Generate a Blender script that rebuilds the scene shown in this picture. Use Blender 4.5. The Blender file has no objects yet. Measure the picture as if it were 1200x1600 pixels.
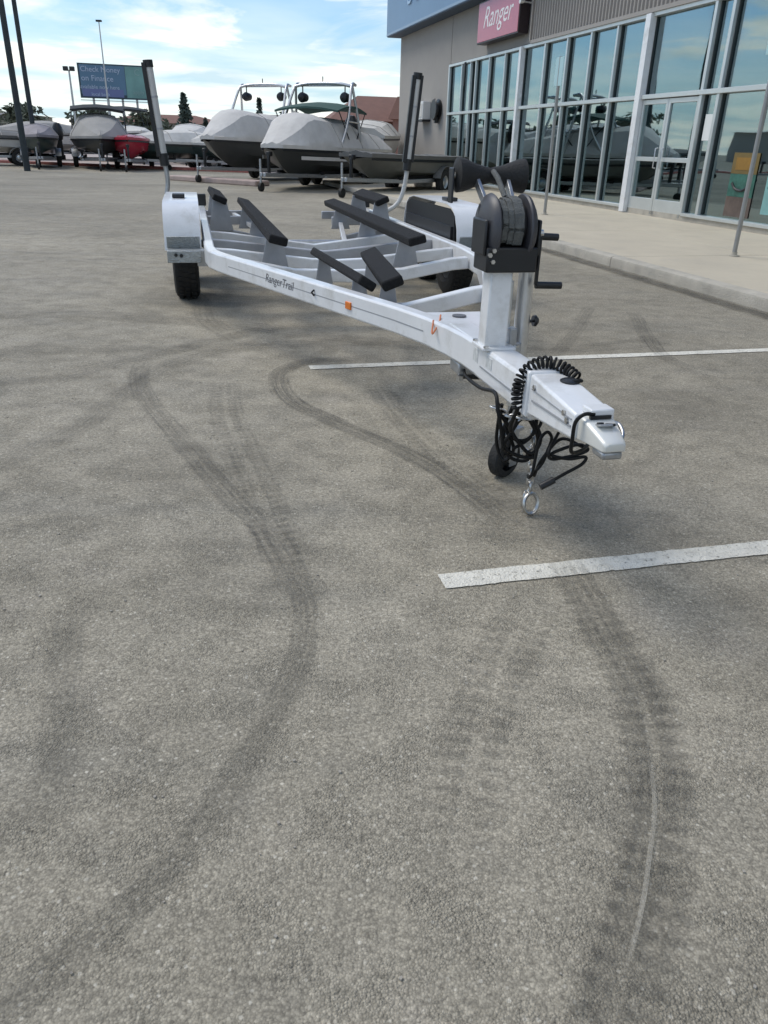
import bpy, bmesh, math, random
from math import sin, cos, pi, radians as R
from mathutils import Vector, Matrix, noise
S = bpy.context.scene; COL = S.collection
random.seed(7)
# ------------------------------------------------------------------ camera, world, sun, exposure
cd = bpy.data.cameras.new('camera'); cam = bpy.data.objects.new('camera', cd); COL.objects.link(cam)
S.camera = cam
cd.sensor_fit = 'VERTICAL'; cd.sensor_height = 32; cd.lens = 32*1210/1600; cd.clip_start = .05; cd.clip_end = 3000
pit, rol = R(25.4), R(1.58)
f = Vector((0, cos(pit), -sin(pit))); r0 = Vector((1,0,0)); u0 = r0.cross(f)
rr = r0*cos(rol)+u0*sin(rol); uu = -r0*sin(rol)+u0*cos(rol)
M = Matrix((rr, uu, -f)).transposed().to_4x4(); M.translation = (0,0,1.23); cam.matrix_world = M
S.render.resolution_x = 768; S.render.resolution_y = 1024
S.view_settings.view_transform = 'Standard'; S.view_settings.look = 'None'
S.view_settings.exposure = 0.80; S.view_settings.gamma = 1
SUN_EL, SUN_AZ = 54, -62          # azimuth from +Y towards +X
w = bpy.data.worlds.new('World'); S.world = w; w.use_nodes = True
nt = w.node_tree; N = nt.nodes; N.clear(); Lk = nt.links.new
sky = N.new('ShaderNodeTexSky'); sky.sky_type = 'NISHITA'; sky.sun_disc = False
sky.sun_elevation = R(SUN_EL); sky.sun_rotation = R(SUN_AZ); sky.air_density = 1.0; sky.dust_density = .6; sky.ozone_density = 1.5
def nd(t, **k):
    n = N.new(t)
    for a, b in k.items(): setattr(n, a, b)
    return n
tc = nd('ShaderNodeTexCoord'); sp = nd('ShaderNodeSeparateXYZ'); Lk(tc.outputs['Generated'], sp.inputs[0])
def mth(op, a, b=None, c=None, clamp=False):
    n = nd('ShaderNodeMath', operation=op, use_clamp=clamp)
    for i, v in enumerate((a, b, c)):
        if v is None: continue
        if hasattr(v, 'links'): Lk(v, n.inputs[i])
        else: n.inputs[i].default_value = v
    return n.outputs[0]
zz = mth('ADD', mth('MAXIMUM', sp.outputs[2], 0.0), .09)
px = mth('DIVIDE', sp.outputs[0], zz); py = mth('DIVIDE', sp.outputs[1], zz)
cb = nd('ShaderNodeCombineXYZ'); Lk(px, cb.inputs[0]); Lk(py, cb.inputs[1])
n1 = nd('ShaderNodeTexNoise'); Lk(cb.outputs[0], n1.inputs['Vector']); n1.inputs['Scale'].default_value = .62; n1.inputs['Detail'].default_value = 9; n1.inputs['Roughness'].default_value = .58; n1.inputs['Distortion'].default_value = .55
cr = nd('ShaderNodeMapRange'); Lk(n1.outputs[0], cr.inputs[0]); cr.inputs[1].default_value = .44; cr.inputs[2].default_value = .62; cr.interpolation_type = 'SMOOTHSTEP'
# more cloud towards the horizon
hz = mth('SUBTRACT', 1.0, mth('MULTIPLY', mth('MAXIMUM', sp.outputs[2], 0.0), 5.0), clamp=True)
cov = mth('MAXIMUM', mth('MULTIPLY', cr.outputs[0], .93), mth('POWER', hz, 1.5))
n2 = nd('ShaderNodeTexNoise'); Lk(cb.outputs[0], n2.inputs['Vector']); n2.inputs['Scale'].default_value = 1.1; n2.inputs['Detail'].default_value = 7; n2.inputs['Distortion'].default_value = .3
cc = nd('ShaderNodeValToRGB'); Lk(n2.outputs[0], cc.inputs[0])
cc.color_ramp.elements[0].position = .35; cc.color_ramp.elements[0].color = (.40,.51,.56,1)
cc.color_ramp.elements[1].position = .62; cc.color_ramp.elements[1].color = (.84,.79,.705,1)
sk = nd('ShaderNodeMix', data_type='RGBA', blend_type='MULTIPLY'); sk.inputs[0].default_value = 1; Lk(sky.outputs[0], sk.inputs[6]); sk.inputs[7].default_value = (.053,.072,.089,1)
mx = nd('ShaderNodeMix', data_type='RGBA'); Lk(cov, mx.inputs[0]); Lk(sk.outputs[2], mx.inputs[6]); Lk(cc.outputs[0], mx.inputs[7])
# nodes above bring the Nishita sky to picture units; scale to keep Background strength in 0.05-0.15
up = nd('ShaderNodeVectorMath', operation='SCALE'); Lk(mx.outputs[2], up.inputs[0]); up.inputs['Scale'].default_value = 10
bg = nd('ShaderNodeBackground'); Lk(up.outputs[0], bg.inputs[0]); bg.inputs[1].default_value = .1
wo = nd('ShaderNodeOutputWorld'); Lk(bg.outputs[0], wo.inputs[0])
sl = bpy.data.lights.new('sun', 'SUN'); sl.energy = 1.15; sl.angle = R(28); sl.color = (1,.94,.85)
so = bpy.data.objects.new('sun', sl); COL.objects.link(so)
sd = Vector((sin(R(SUN_AZ))*cos(R(SUN_EL)), cos(R(SUN_AZ))*cos(R(SUN_EL)), sin(R(SUN_EL))))
so.rotation_euler = sd.to_track_quat('Z', 'Y').to_euler()

# ------------------------------------------------------------------ materials
MT = {}
def mat(name, col, rough=.5, metal=0, var=0.0, vscale=4, bump=0, bscale=60, spec=.5, dirt=None, dscale=3, coat=0):
    if name in MT: return MT[name]
    m = bpy.data.materials.new(name); m.use_nodes = True; t = m.node_tree; b = t.nodes['Principled BSDF']
    b.inputs['Base Color'].default_value = (*col, 1); b.inputs['Roughness'].default_value = rough
    b.inputs['Metallic'].default_value = metal; b.inputs['Specular IOR Level'].default_value = spec
    if coat: b.inputs['Coat Weight'].default_value = coat
    co = t.nodes.new('ShaderNodeTexCoord')
    if var or dirt:
        n = t.nodes.new('ShaderNodeTexNoise'); n.inputs['Scale'].default_value = vscale; n.inputs['Detail'].default_value = 8; n.inputs['Roughness'].default_value = .62
        t.links.new(co.outputs['Object'], n.inputs['Vector'])
        rp = t.nodes.new('ShaderNodeMapRange'); rp.inputs[1].default_value = .3; rp.inputs[2].default_value = .7
        rp.inputs[3].default_value = 1-var; rp.inputs[4].default_value = 1+var
        t.links.new(n.outputs[0], rp.inputs[0])
        mu = t.nodes.new('ShaderNodeMix'); mu.data_type = 'RGBA'; mu.blend_type = 'MULTIPLY'; mu.inputs[0].default_value = 1
        mu.inputs[6].default_value = (*col, 1); t.links.new(rp.outputs[0], mu.inputs[7]); out = mu.outputs[2]
        if dirt:
            n2 = t.nodes.new('ShaderNodeTexNoise'); n2.inputs['Scale'].default_value = dscale; n2.inputs['Detail'].default_value = 10; n2.inputs['Roughness'].default_value = .7
            t.links.new(co.outputs['Object'], n2.inputs['Vector'])
            r2 = t.nodes.new('ShaderNodeMapRange'); r2.inputs[1].default_value = .52; r2.inputs[2].default_value = .72; r2.inputs[4].default_value = .6
            t.links.new(n2.outputs[0], r2.inputs[0])
            m2 = t.nodes.new('ShaderNodeMix'); m2.data_type = 'RGBA'; t.links.new(r2.outputs[0], m2.inputs[0]); t.links.new(out, m2.inputs[6]); m2.inputs[7].default_value = (*dirt, 1); out = m2.outputs[2]
        t.links.new(out, b.inputs['Base Color'])
    if bump:
        n = t.nodes.new('ShaderNodeTexNoise'); n.inputs['Scale'].default_value = bscale; n.inputs['Detail'].default_value = 5
        t.links.new(co.outputs['Object'], n.inputs['Vector'])
        bp = t.nodes.new('ShaderNodeBump'); bp.inputs['Strength'].default_value = bump; bp.inputs['Distance'].default_value = .02
        t.links.new(n.outputs[0], bp.inputs['Height']); t.links.new(bp.outputs[0], b.inputs['Normal'])
    MT[name] = m; return m
WHITE = mat('white_enamel', (.78,.79,.80), .30, var=.05, vscale=7, dirt=(.46,.45,.41), dscale=5, coat=.3)
GALV = mat('galvanised_steel', (.42,.43,.44), .42, metal=.75, var=.16, vscale=25)
ALU = mat('brushed_aluminium', (.62,.63,.64), .33, metal=.85, var=.08, vscale=30)
GREYP = mat('grey_bunk_bracket', (.40,.41,.43), .45, metal=.3, var=.1, vscale=10)
TREAD = mat('diamond_plate', (.36,.38,.38), .38, metal=.7, var=.15, vscale=40, bump=.5, bscale=90)
CARPET = mat('black_bunk_carpet', (.011,.011,.012), .95, var=.4, vscale=60, bump=.6, bscale=240)
RUB = mat('black_rubber', (.018,.018,.018), .75, var=.25, vscale=12, bump=.25, bscale=120)
CABLE = mat('black_cable', (.010,.010,.010), .55, spec=.25)
BLKP = mat('black_plastic', (.013,.014,.016), .42, var=.2, vscale=15)
CHROME = mat('zinc_chain', (.55,.54,.52), .32, metal=.9, var=.15, vscale=60)
AMBER = mat('amber_reflector', (.75,.20,.03), .25)
DECAL = mat('grey_decal', (.12,.12,.13), .5)
STRIPE = mat('grey_pinstripe', (.33,.34,.36), .45)
PVC = mat('white_pvc', (.56,.56,.545), .4, var=.08)
STRAP = mat('grey_winch_strap', (.12,.125,.12), .8, var=.25, vscale=50, bump=.4, bscale=200)
ORANGE = mat('orange_tag', (.7,.25,.12), .6)
STUCCO = mat('tan_stucco', (.335,.315,.29), .9, var=.05, vscale=1.2, bump=.3, bscale=70)
CORR = mat('tan_metal_siding', (.34,.31,.28), .5, metal=.15, var=.05, vscale=3)
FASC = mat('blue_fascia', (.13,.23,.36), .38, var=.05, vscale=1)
MULL = mat('anodised_mullion', (.60,.63,.62), .34, metal=.5, var=.05)
GASK = mat('dark_gasket', (.03,.04,.04), .5)
WALK = mat('sidewalk_concrete', (.52,.465,.365), .85, var=.10, vscale=2.2, bump=.25, bscale=90, dirt=(.33,.30,.25), dscale=1.1)
KERB = mat('kerb_concrete', (.43,.40,.34), .85, var=.15, vscale=5, bump=.4, bscale=60, dirt=(.20,.19,.17), dscale=3)
REDK = mat('faded_red_kerb_paint', (.36,.13,.11), .8, var=.25, vscale=3, dirt=(.40,.30,.26), dscale=2)
PINKC = mat('pinkish_concrete', (.42,.35,.31), .9, var=.12, vscale=.6, dirt=(.33,.30,.27), dscale=.4)
SIGNR = mat('red_sign_face', (.50,.13,.17), .22, var=.04)
SIGNE = mat('dark_sign_edge', (.025,.015,.018), .4)
SIGNW = mat('white_sign_lettering', (.80,.76,.74), .3)
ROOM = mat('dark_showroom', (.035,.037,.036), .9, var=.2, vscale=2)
COVL = mat('light_grey_boat_cover', (.60,.58,.55), .85, var=.10, vscale=2.5, bump=1.0, bscale=5)
COVM = mat('warm_grey_boat_cover', (.36,.345,.32), .85, var=.08, vscale=2, bump=1.0, bscale=5)
COVW = mat('pale_boat_cover', (.60,.585,.55), .85, var=.10, vscale=2.5, bump=1.0, bscale=5)
COVV = mat('mauve_grey_cover', (.30,.275,.29), .85, var=.1, vscale=2, bump=.5, bscale=9)
COVD = mat('dark_grey_cover', (.13,.13,.125), .8, var=.08, vscale=2, bump=.5, bscale=8)
HGREY = mat('grey_hull', (.055,.058,.058), .35, var=.08, vscale=2)
HDARK = mat('dark_green_hull', (.03,.055,.055), .3, var=.1, vscale=2)
HRED = mat('red_hull', (.42,.02,.045), .25, var=.08, vscale=2)
HWHITE = mat('white_gelcoat', (.68,.67,.65), .3, var=.05, vscale=2)
BIM = mat('black_canvas', (.015,.02,.022), .8)
BIMG = mat('dark_green_canvas', (.04,.09,.075), .8)
POLEM = mat('dark_utility_pole', (.035,.045,.05), .8, var=.25, vscale=3)
TRUNK = mat('bark', (.09,.065,.045), .95, var=.3, vscale=6)
LEAF1 = mat('hazed_pine_needles', (.075,.10,.085), .9, var=.3, vscale=3)  # needle colour lightened to stand in for distance haze
LEAF2 = mat('hazed_olive_leaves', (.11,.125,.09), .9, var=.3, vscale=3)  # distance haze put into this leaf colour too
BROOF = mat('brown_roof', (.20,.105,.08), .85, var=.12, vscale=1.5)
BWALL = mat('brown_wall', (.26,.14,.11), .9, var=.08, vscale=1)
BTRIM = mat('cream_building', (.45,.42,.37), .9, var=.05)
BLDG2 = mat('grey_building', (.30,.29,.28), .9, var=.06)
BBLUE = mat('billboard_blue', (.09,.18,.28), .45, var=.1, vscale=.3)
BTEAL = mat('billboard_teal', (.14,.28,.27), .45, var=.3, vscale=.25)
BPURP = mat('billboard_violet', (.13,.16,.33), .45)
BTXT = mat('billboard_lettering', (.42,.50,.66), .5)
BTXT2 = mat('billboard_soft_lettering', (.24,.38,.38), .5)
PAINT = mat('white_line_paint', (.78,.75,.66), .75, var=.10, vscale=9, bump=.6, bscale=140, dirt=(.42,.40,.34), dscale=14)
POSTM = mat('galvanised_post', (.36,.36,.35), .45, metal=.55, var=.1)
PAPER = mat('white_paper_notice', (.75,.77,.76), .7)
PTEAL = mat('pale_turquoise_banner', (.20,.40,.385), .6, var=.15)
PGOLD = mat('gold_poster_panel', (.16,.11,.03), .6, var=.2)
PGREEN = mat('green_poster_panel', (.03,.12,.09), .6, var=.5, vscale=6)
PBROWN = mat('brown_poster_panel', (.11,.08,.065), .6, var=.3, vscale=5)
# paint worn through on the stone tops
_t = PAINT.node_tree; _g = _t.nodes.new('ShaderNodeNewGeometry')
_n = _t.nodes.new('ShaderNodeTexNoise'); _n.inputs['Scale'].default_value = 55; _n.inputs['Detail'].default_value = 8; _n.inputs['Roughness'].default_value = .75; _t.links.new(_g.outputs['Position'], _n.inputs['Vector'])
_m = _t.nodes.new('ShaderNodeMapRange'); _m.inputs[1].default_value = .55; _m.inputs[2].default_value = .66; _m.inputs[3].default_value = 1; _m.inputs[4].default_value = .25; _t.links.new(_n.outputs[0], _m.inputs[0])
_t.links.new(_m.outputs[0], _t.nodes['Principled BSDF'].inputs['Alpha'])
# asphalt
def asphalt():
    m = bpy.data.materials.new('weathered_asphalt'); m.use_nodes = True; t = m.node_tree; b = t.nodes['Principled BSDF']; l = t.links.new
    b.inputs['Specular IOR Level'].default_value = .35
    g = t.nodes.new('ShaderNodeNewGeometry')
    def noi(sc, det=6, ro=.6, dist=0):
        n = t.nodes.new('ShaderNodeTexNoise'); n.inputs['Scale'].default_value = sc; n.inputs['Detail'].default_value = det; n.inputs['Roughness'].default_value = ro; n.inputs['Distortion'].default_value = dist
        l(g.outputs['Position'], n.inputs['Vector']); return n.outputs[0]
    def mr(x, a, b_, c, d, sm=False):
        n = t.nodes.new('ShaderNodeMapRange'); l(x, n.inputs[0])
        for i, v in enumerate((a, b_, c, d)): n.inputs[i+1].default_value = v
        if sm: n.interpolation_type = 'SMOOTHSTEP'
        return n.outputs[0]
    def mix(fac, a, c, bt='MIX'):
        n = t.nodes.new('ShaderNodeMix'); n.data_type = 'RGBA'; n.blend_type = bt
        for i, v in ((0, fac), (6, a), (7, c)):
            if hasattr(v, 'links'): l(v, n.inputs[i])
            else: n.inputs[i].default_value = v if i == 0 else (*v, 1)
        return n.outputs[2]
    base = mix(mr(noi(.35, 8, .6, .4), .34, .66, 0, 1), (.282,.254,.197), (.428,.386,.304))
    base = mix(mr(noi(1.7, 8, .65, .3), .56, .74, 0, .45), base, (.39,.35,.295))
    base = mix(mr(noi(2.6, 9, .7, .8), .50, .72, 0, .45), base, (.20,.186,.153)); base = mix(mr(noi(.16, 4, .5), .45, .62, 0, .45), base, (.23,.212,.172))
    # long streaks dragged by traffic
    mp = t.nodes.new('ShaderNodeMapping'); l(g.outputs['Position'], mp.inputs[0]); mp.inputs['Rotation'].default_value = (0,0,R(-12)); mp.inputs['Scale'].default_value = (.35,2.2,1)
    ns = t.nodes.new('ShaderNodeTexNoise'); l(mp.outputs[0], ns.inputs['Vector']); ns.inputs['Scale'].default_value = 1.0; ns.inputs['Detail'].default_value = 8
    base = mix(mr(ns.outputs[0], .52, .72, 0, .4), base, (.20,.193,.168))
    # stones
    vo = t.nodes.new('ShaderNodeTexVoronoi'); vo.inputs['Scale'].default_value = 210; l(g.outputs['Position'], vo.inputs['Vector'])
    vo2 = t.nodes.new('ShaderNodeTexVoronoi'); vo2.inputs['Scale'].default_value = 95; l(g.outputs['Position'], vo2.inputs['Vector'])
    st = mr(vo.outputs['Distance'], .2, .8, 1.10, .80)
    sx = t.nodes.new('ShaderNodeSeparateColor'); l(vo.outputs['Color'], sx.inputs[0])
    sv = mr(sx.outputs[0], 0, 1, .62, 1.38)
    base = mix(1, base, st, 'MULTIPLY'); base = mix(.65, base, sv, 'MULTIPLY')
    sx2 = t.nodes.new('ShaderNodeSeparateColor'); l(vo2.outputs['Color'], sx2.inputs[0])
    lite = mr(sx2.outputs[0], .90, .95, 0, 1); core = mr(vo2.outputs['Distance'], .25, .45, 1, 0)
    mm = t.nodes.new('ShaderNodeMath'); mm.operation = 'MULTIPLY'; l(lite, mm.inputs[0]); l(core, mm.inputs[1])
    m3 = t.nodes.new('ShaderNodeMath'); m3.operation = 'MULTIPLY'; l(mm.outputs[0], m3.inputs[0]); m3.inputs[1].default_value = .8
    base = mix(m3.outputs[0], base, (.56,.52,.43))
    base = mix(1, base, mr(noi(70, 5, .75), .32, .68, .66, 1.30), 'MULTIPLY'); base = mix(1, base, mr(noi(9, 5, .7), .3, .7, .90, 1.10), 'MULTIPLY')
    l(base, b.inputs['Base Color'])
    l(mr(noi(3, 6), .3, .7, .78, .95), b.inputs['Roughness'])
    # relief
    amp = mr(noi(6, 4, .6), .40, .60, .25, 1.0); h = t.nodes.new('ShaderNodeMath'); h.operation = 'MULTIPLY_ADD'; l(mr(vo.outputs['Distance'], 0, .8, 1, 0), h.inputs[0]); h.inputs[1].default_value = .6; l(noi(45, 5, .7), h.inputs[2])
    bp = t.nodes.new('ShaderNodeBump'); bp.inputs['Strength'].default_value = .75; bp.inputs['Distance'].default_value = .006; l(h.outputs[0], bp.inputs['Height']); l(amp, bp.inputs['Strength']); l(bp.outputs[0], b.inputs['Normal'])
    return m
ASPH = asphalt()
def rubber_mark(name, strength, col=(.105,.100,.084), tread=False, scale=22):
    # worn rubber on asphalt, also gutter dirt with kerb shadow: uv.x across (0..1), uv.y metres along
    m = bpy.data.materials.new(name); m.use_nodes = True; t = m.node_tree; b = t.nodes['Principled BSDF']; l = t.links.new
    b.inputs['Base Color'].default_value = (*col, 1); b.inputs['Roughness'].default_value = .85
    def mt(op, a, c=None, cl=False):
        n = t.nodes.new('ShaderNodeMath'); n.operation = op; n.use_clamp = cl
        for i, v in enumerate((a, c)):
            if v is None: continue
            if hasattr(v, 'links'): l(v, n.inputs[i])
            else: n.inputs[i].default_value = v
        return n.outputs[0]
    uv = t.nodes.new('ShaderNodeUVMap'); s = t.nodes.new('ShaderNodeSeparateXYZ'); l(uv.outputs[0], s.inputs[0])
    x = s.outputs[0]; y = s.outputs[1]
    edge = mt('MULTIPLY', mt('MULTIPLY', x, mt('SUBTRACT', 1.0, x)), 4.0)
    g = t.nodes.new('ShaderNodeNewGeometry')
    def nz(sc, a_, k_, det=7, ro=.7):
        n = t.nodes.new('ShaderNodeTexNoise'); n.inputs['Scale'].default_value = sc; n.inputs['Detail'].default_value = det; n.inputs['Roughness'].default_value = ro; l(g.outputs['Position'], n.inputs['Vector'])
        return mt('MULTIPLY', mt('SUBTRACT', n.outputs[0], a_), k_, True), n.outputs[0]
    grain, _ = nz(130, .36, 5.0, 3, .8)
    nl, raw = nz(5.0, .30, 2.4)
    edge = mt('MULTIPLY', mt('ADD', edge, mt('MULTIPLY', mt('SUBTRACT', raw, .5), 1.3)), 2.2, True)
    # long scuff lines running with the wheel
    cv = t.nodes.new('ShaderNodeCombineXYZ'); l(mt('MULTIPLY', x, 9.0), cv.inputs[0]); l(mt('MULTIPLY', y, 1.2), cv.inputs[1])
    ln = t.nodes.new('ShaderNodeTexNoise'); ln.inputs['Scale'].default_value = 1.0; ln.inputs['Detail'].default_value = 3; l(cv.outputs[0], ln.inputs['Vector'])
    lines = mt('MULTIPLY', mt('SUBTRACT', ln.outputs[0], .30), 2.6, True)
    a = mt('MULTIPLY', mt('MULTIPLY', edge, mt('ADD', mt('MULTIPLY', grain, .65), .35)), mt('MULTIPLY', mt('MULTIPLY', lines, mt('ADD', mt('MULTIPLY', nl, .6), .4)), strength))
    if tread:
        half = mt('GREATER_THAN', x, .5)
        ph = mt('ADD', mt('MULTIPLY', y, 2*pi/.052), mt('MULTIPLY', x, 2.4)); ph = mt('ADD', ph, mt('MULTIPLY', half, 2.6)); ph = mt('ADD', ph, mt('MULTIPLY', raw, 2.2))
        wv = mt('MULTIPLY', mt('ADD', mt('SINE', ph), .1), 2.2, True)
        gap = mt('MULTIPLY', mt('SUBTRACT', mt('ABSOLUTE', mt('SUBTRACT', x, .5)), .04), 14.0, True)
        a = mt('MULTIPLY', mt('MULTIPLY', a, gap), mt('ADD', mt('MULTIPLY', wv, .9), .10))
    end = mt('MULTIPLY', s.outputs[2], 1.0)
    uv2 = t.nodes.new('ShaderNodeUVMap'); uv2.uv_map = 'fade'; s2 = t.nodes.new('ShaderNodeSeparateXYZ'); l(uv2.outputs[0], s2.inputs[0])
    a = mt('MULTIPLY', a, s2.outputs[0], True)
    tr = t.nodes.new('ShaderNodeBsdfTransparent'); mx = t.nodes.new('ShaderNodeMixShader'); l(a, mx.inputs[0]); l(tr.outputs[0], mx.inputs[1]); l(b.outputs[0], mx.inputs[2])
    l(mx.outputs[0], t.nodes['Material Output'].inputs['Surface']); return m
def glass():
    m = bpy.data.materials.new('tinted_storefront_glass'); m.use_nodes = True; t = m.node_tree; l = t.links.new
    t.nodes.remove(t.nodes['Principled BSDF'])
    gl = t.nodes.new('ShaderNodeBsdfGlossy'); gl.inputs['Color'].default_value = (.68,.82,.86,1); gl.inputs['Roughness'].default_value = .015
    tr = t.nodes.new('ShaderNodeBsdfTransparent'); tr.inputs['Color'].default_value = (.35,.50,.47,1)
    lw = t.nodes.new('ShaderNodeFresnel'); lw.inputs['IOR'].default_value = 1.52
    mr = t.nodes.new('ShaderNodeMapRange'); l(lw.outputs[0], mr.inputs[0]); mr.inputs[1].default_value = .0; mr.inputs[2].default_value = .45; mr.inputs[3].default_value = .26; mr.inputs[4].default_value = .80
    co = t.nodes.new('ShaderNodeTexCoord'); n = t.nodes.new('ShaderNodeTexNoise'); n.inputs['Scale'].default_value = .9; n.inputs['Detail'].default_value = 1; l(co.outputs['Object'], n.inputs['Vector'])
    bp = t.nodes.new('ShaderNodeBump'); bp.inputs['Strength'].default_value = .25; bp.inputs['Distance'].default_value = .01; l(n.outputs[0], bp.inputs['Height']); l(bp.outputs[0], gl.inputs['Normal'])
    mx = t.nodes.new('ShaderNodeMixShader'); l(mr.outputs[0], mx.inputs[0]); l(tr.outputs[0], mx.inputs[1]); l(gl.outputs[0], mx.inputs[2])
    l(mx.outputs[0], t.nodes['Material Output'].inputs['Surface']); return m
GLASS = glass()

# ------------------------------------------------------------------ helpers
class MB:
    def __init__(s): s.v = []; s.f = []
    def add(s, vs, fs, mt=None):
        o = len(s.v)
        for v in vs:
            v = Vector(v); s.v.append(tuple(mt @ v) if mt else tuple(v))
        s.f += [tuple(o+i for i in q) for q in fs]; return s
    def box(s, c, d, rot=None):
        x, y, z = d[0]/2, d[1]/2, d[2]/2
        vs = [(-x,-y,-z),(x,-y,-z),(x,y,-z),(-x,y,-z),(-x,-y,z),(x,-y,z),(x,y,z),(-x,y,z)]
        mt = Matrix.Translation(c) @ (rot.to_4x4() if rot else Matrix())
        return s.add(vs, [(0,3,2,1),(4,5,6,7),(0,1,5,4),(1,2,6,5),(2,3,7,6),(3,0,4,7)], mt)
    def beam(s, p, q, w, h, up=(0,0,1)):
        p, q = Vector(p), Vector(q); d = q-p; y = d.normalized(); x = y.cross(Vector(up)).normalized(); z = x.cross(y)
        return s.box((p+q)/2, (w, d.length, h), Matrix((x,y,z)).transposed())
    def sweep(s, path, prof, closed=False, flat=False):
        """prof: list of (side, up) points; path points Vector"""
        P = [Vector(p) for p in path]; n = len(P); k = len(prof); rings = []; prevx = None
        for i in range(n):
            if closed: a, b = P[i-1], P[(i+1) % n]
            else: a, b = P[max(i-1,0)], P[min(i+1,n-1)]
            t1 = (P[i]-a).normalized() if (P[i]-a).length > 1e-9 else (b-P[i]).normalized()
            t2 = (b-P[i]).normalized() if (b-P[i]).length > 1e-9 else t1
            t = (t1+t2).normalized() if (t1+t2).length > 1e-6 else t1
            mit = 1/max(.5, cos(t1.angle(t2)/2)) if (t1.length and t2.length) else 1
            if flat:
                x = t.cross(Vector((0,0,1))).normalized(); z = x.cross(t)
            else:
                if prevx is None:
                    x = t.cross(Vector((0,0,1)));
                    if x.length < .05: x = t.cross(Vector((0,1,0)))
                    x.normalize()
                else: x = (prevx - t*prevx.dot(t)).normalized()
                z = x.cross(t); prevx = x
            rings.append([P[i]+x*(a_*(mit if flat else 1))+z*b_ for a_, b_ in prof])
        vs = [v for rg in rings for v in rg]; fs = []
        for i in range(n if closed else n-1):
            j = (i+1) % n
            for q in range(k): fs.append((i*k+q, i*k+(q+1)%k, j*k+(q+1)%k, j*k+q))
        if not closed: fs.append(tuple(range(k))[::-1]); fs.append(tuple((n-1)*k+q for q in range(k)))
        return s.add(vs, fs)
    def rect(s, path, w, h): return s.sweep(path, [(-w/2,-h/2),(w/2,-h/2),(w/2,h/2),(-w/2,h/2)], flat=True)
    def tube(s, path, r, n=8, closed=False):
        return s.sweep(path, [(r*cos(2*pi*i/n), r*sin(2*pi*i/n)) for i in range(n)], closed)
    def lathe(s, prof, n=24, axis='X', c=(0,0,0)):
        """prof (pos along axis, radius)"""
        k = len(prof); vs = []; fs = []
        for i in range(n):
            a = 2*pi*i/n
            for p, r in prof:
                v = (p, r*cos(a), r*sin(a)) if axis == 'X' else ((r*cos(a), p, r*sin(a)) if axis == 'Y' else (r*cos(a), r*sin(a), p))
                vs.append((v[0]+c[0], v[1]+c[1], v[2]+c[2]))
        for i in range(n):
            j = (i+1) % n
            for q in range(k-1): fs.append((i*k+q, i*k+q+1, j*k+q+1, j*k+q))
        return s.add(vs, fs)
    def prism(s, poly, t, mt):
        """poly in local xz plane, thickness along y"""
        k = len(poly); vs = [(a,-t/2,b) for a,b in poly]+[(a,t/2,b) for a,b in poly]
        fs = [tuple(range(k)), tuple(range(2*k-1,k-1,-1))]+[(i, i+k, (i+1)%k+k, (i+1)%k) for i in range(k)]
        return s.add(vs, fs, mt)
    def mesh(s, name, m, smooth=None):
        me = bpy.data.meshes.new(name); me.from_pydata(s.v, [], s.f); me.validate()
        b = bmesh.new(); b.from_mesh(me); bmesh.ops.recalc_face_normals(b, faces=b.faces); b.to_mesh(me); b.free()
        if m: me.materials.append(m)
        if smooth:
            me.polygons.foreach_set('use_smooth', [True]*len(me.polygons)); me.set_sharp_from_angle(angle=R(smooth))
        return me
    def build(s, name, m, parent=None, smooth=None, bevel=0, loc=None):
        o = bpy.data.objects.new(name, s.mesh(name, m, smooth)); COL.objects.link(o); o.parent = parent
        if loc: o.location = loc
        if bevel:
            md = o.modifiers.new('bevel', 'BEVEL'); md.width = bevel; md.segments = 2; md.limit_method = 'ANGLE'; md.angle_limit = R(40); md.harden_normals = False
            o.data.polygons.foreach_set('use_smooth', [True]*len(o.data.polygons))
            o.data.set_sharp_from_angle(angle=R(75))
        return o
def tag(o, label, cat, group=None):
    o['label'] = label; o['category'] = cat
    if group: o['group'] = group
    return o
def thing(name, label, cat, loc=(0,0,0), rz=0, group=None):
    o = bpy.data.objects.new(name, None); COL.objects.link(o); o.location = loc; o.rotation_euler = (0,0,rz); o.empty_display_size = .2
    return tag(o, label, cat, group)
def struct(o, kind='structure'): o['kind'] = kind; return o
def copy_tree(o, parent=None):
    c = o.copy(); COL.objects.link(c); c.parent = parent
    for ch in list(o.children): copy_tree(ch, c)
    return c
def bez(pts, n=6):
    """Catmull-Rom through pts"""
    P = [Vector(p) for p in pts]; out = []
    for i in range(len(P)-1):
        a = P[i-1] if i else P[0]*2-P[1]; b = P[i]; c = P[i+1]; d = P[i+2] if i+2 < len(P) else P[-1]*2-P[-2]
        for j in range(n):
            t = j/n; out.append(.5*((2*b)+(c-a)*t+(2*a-5*b+4*c-d)*t*t+(3*b-a-3*c+d)*t**3))
    out.append(P[-1]); return out
def text(name, body, size, m, parent, loc, rot, ext=.004, align='CENTER', shear=0, sx=1):
    cu = bpy.data.curves.new(name, 'FONT'); cu.body = body; cu.size = size; cu.extrude = ext; cu.align_x = align; cu.align_y = 'CENTER'; cu.shear = shear; cu.resolution_u = 4
    tmp = bpy.data.objects.new('tmp', cu); COL.objects.link(tmp)
    bpy.context.view_layer.update()
    me = bpy.data.meshes.new_from_object(tmp); bpy.data.objects.remove(tmp)
    me.materials.clear(); me.materials.append(m)
    o = bpy.data.objects.new(name, me); COL.objects.link(o); o.parent = parent; o.location = loc; o.rotation_euler = rot; o.scale = (sx,1,1); return o

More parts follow.
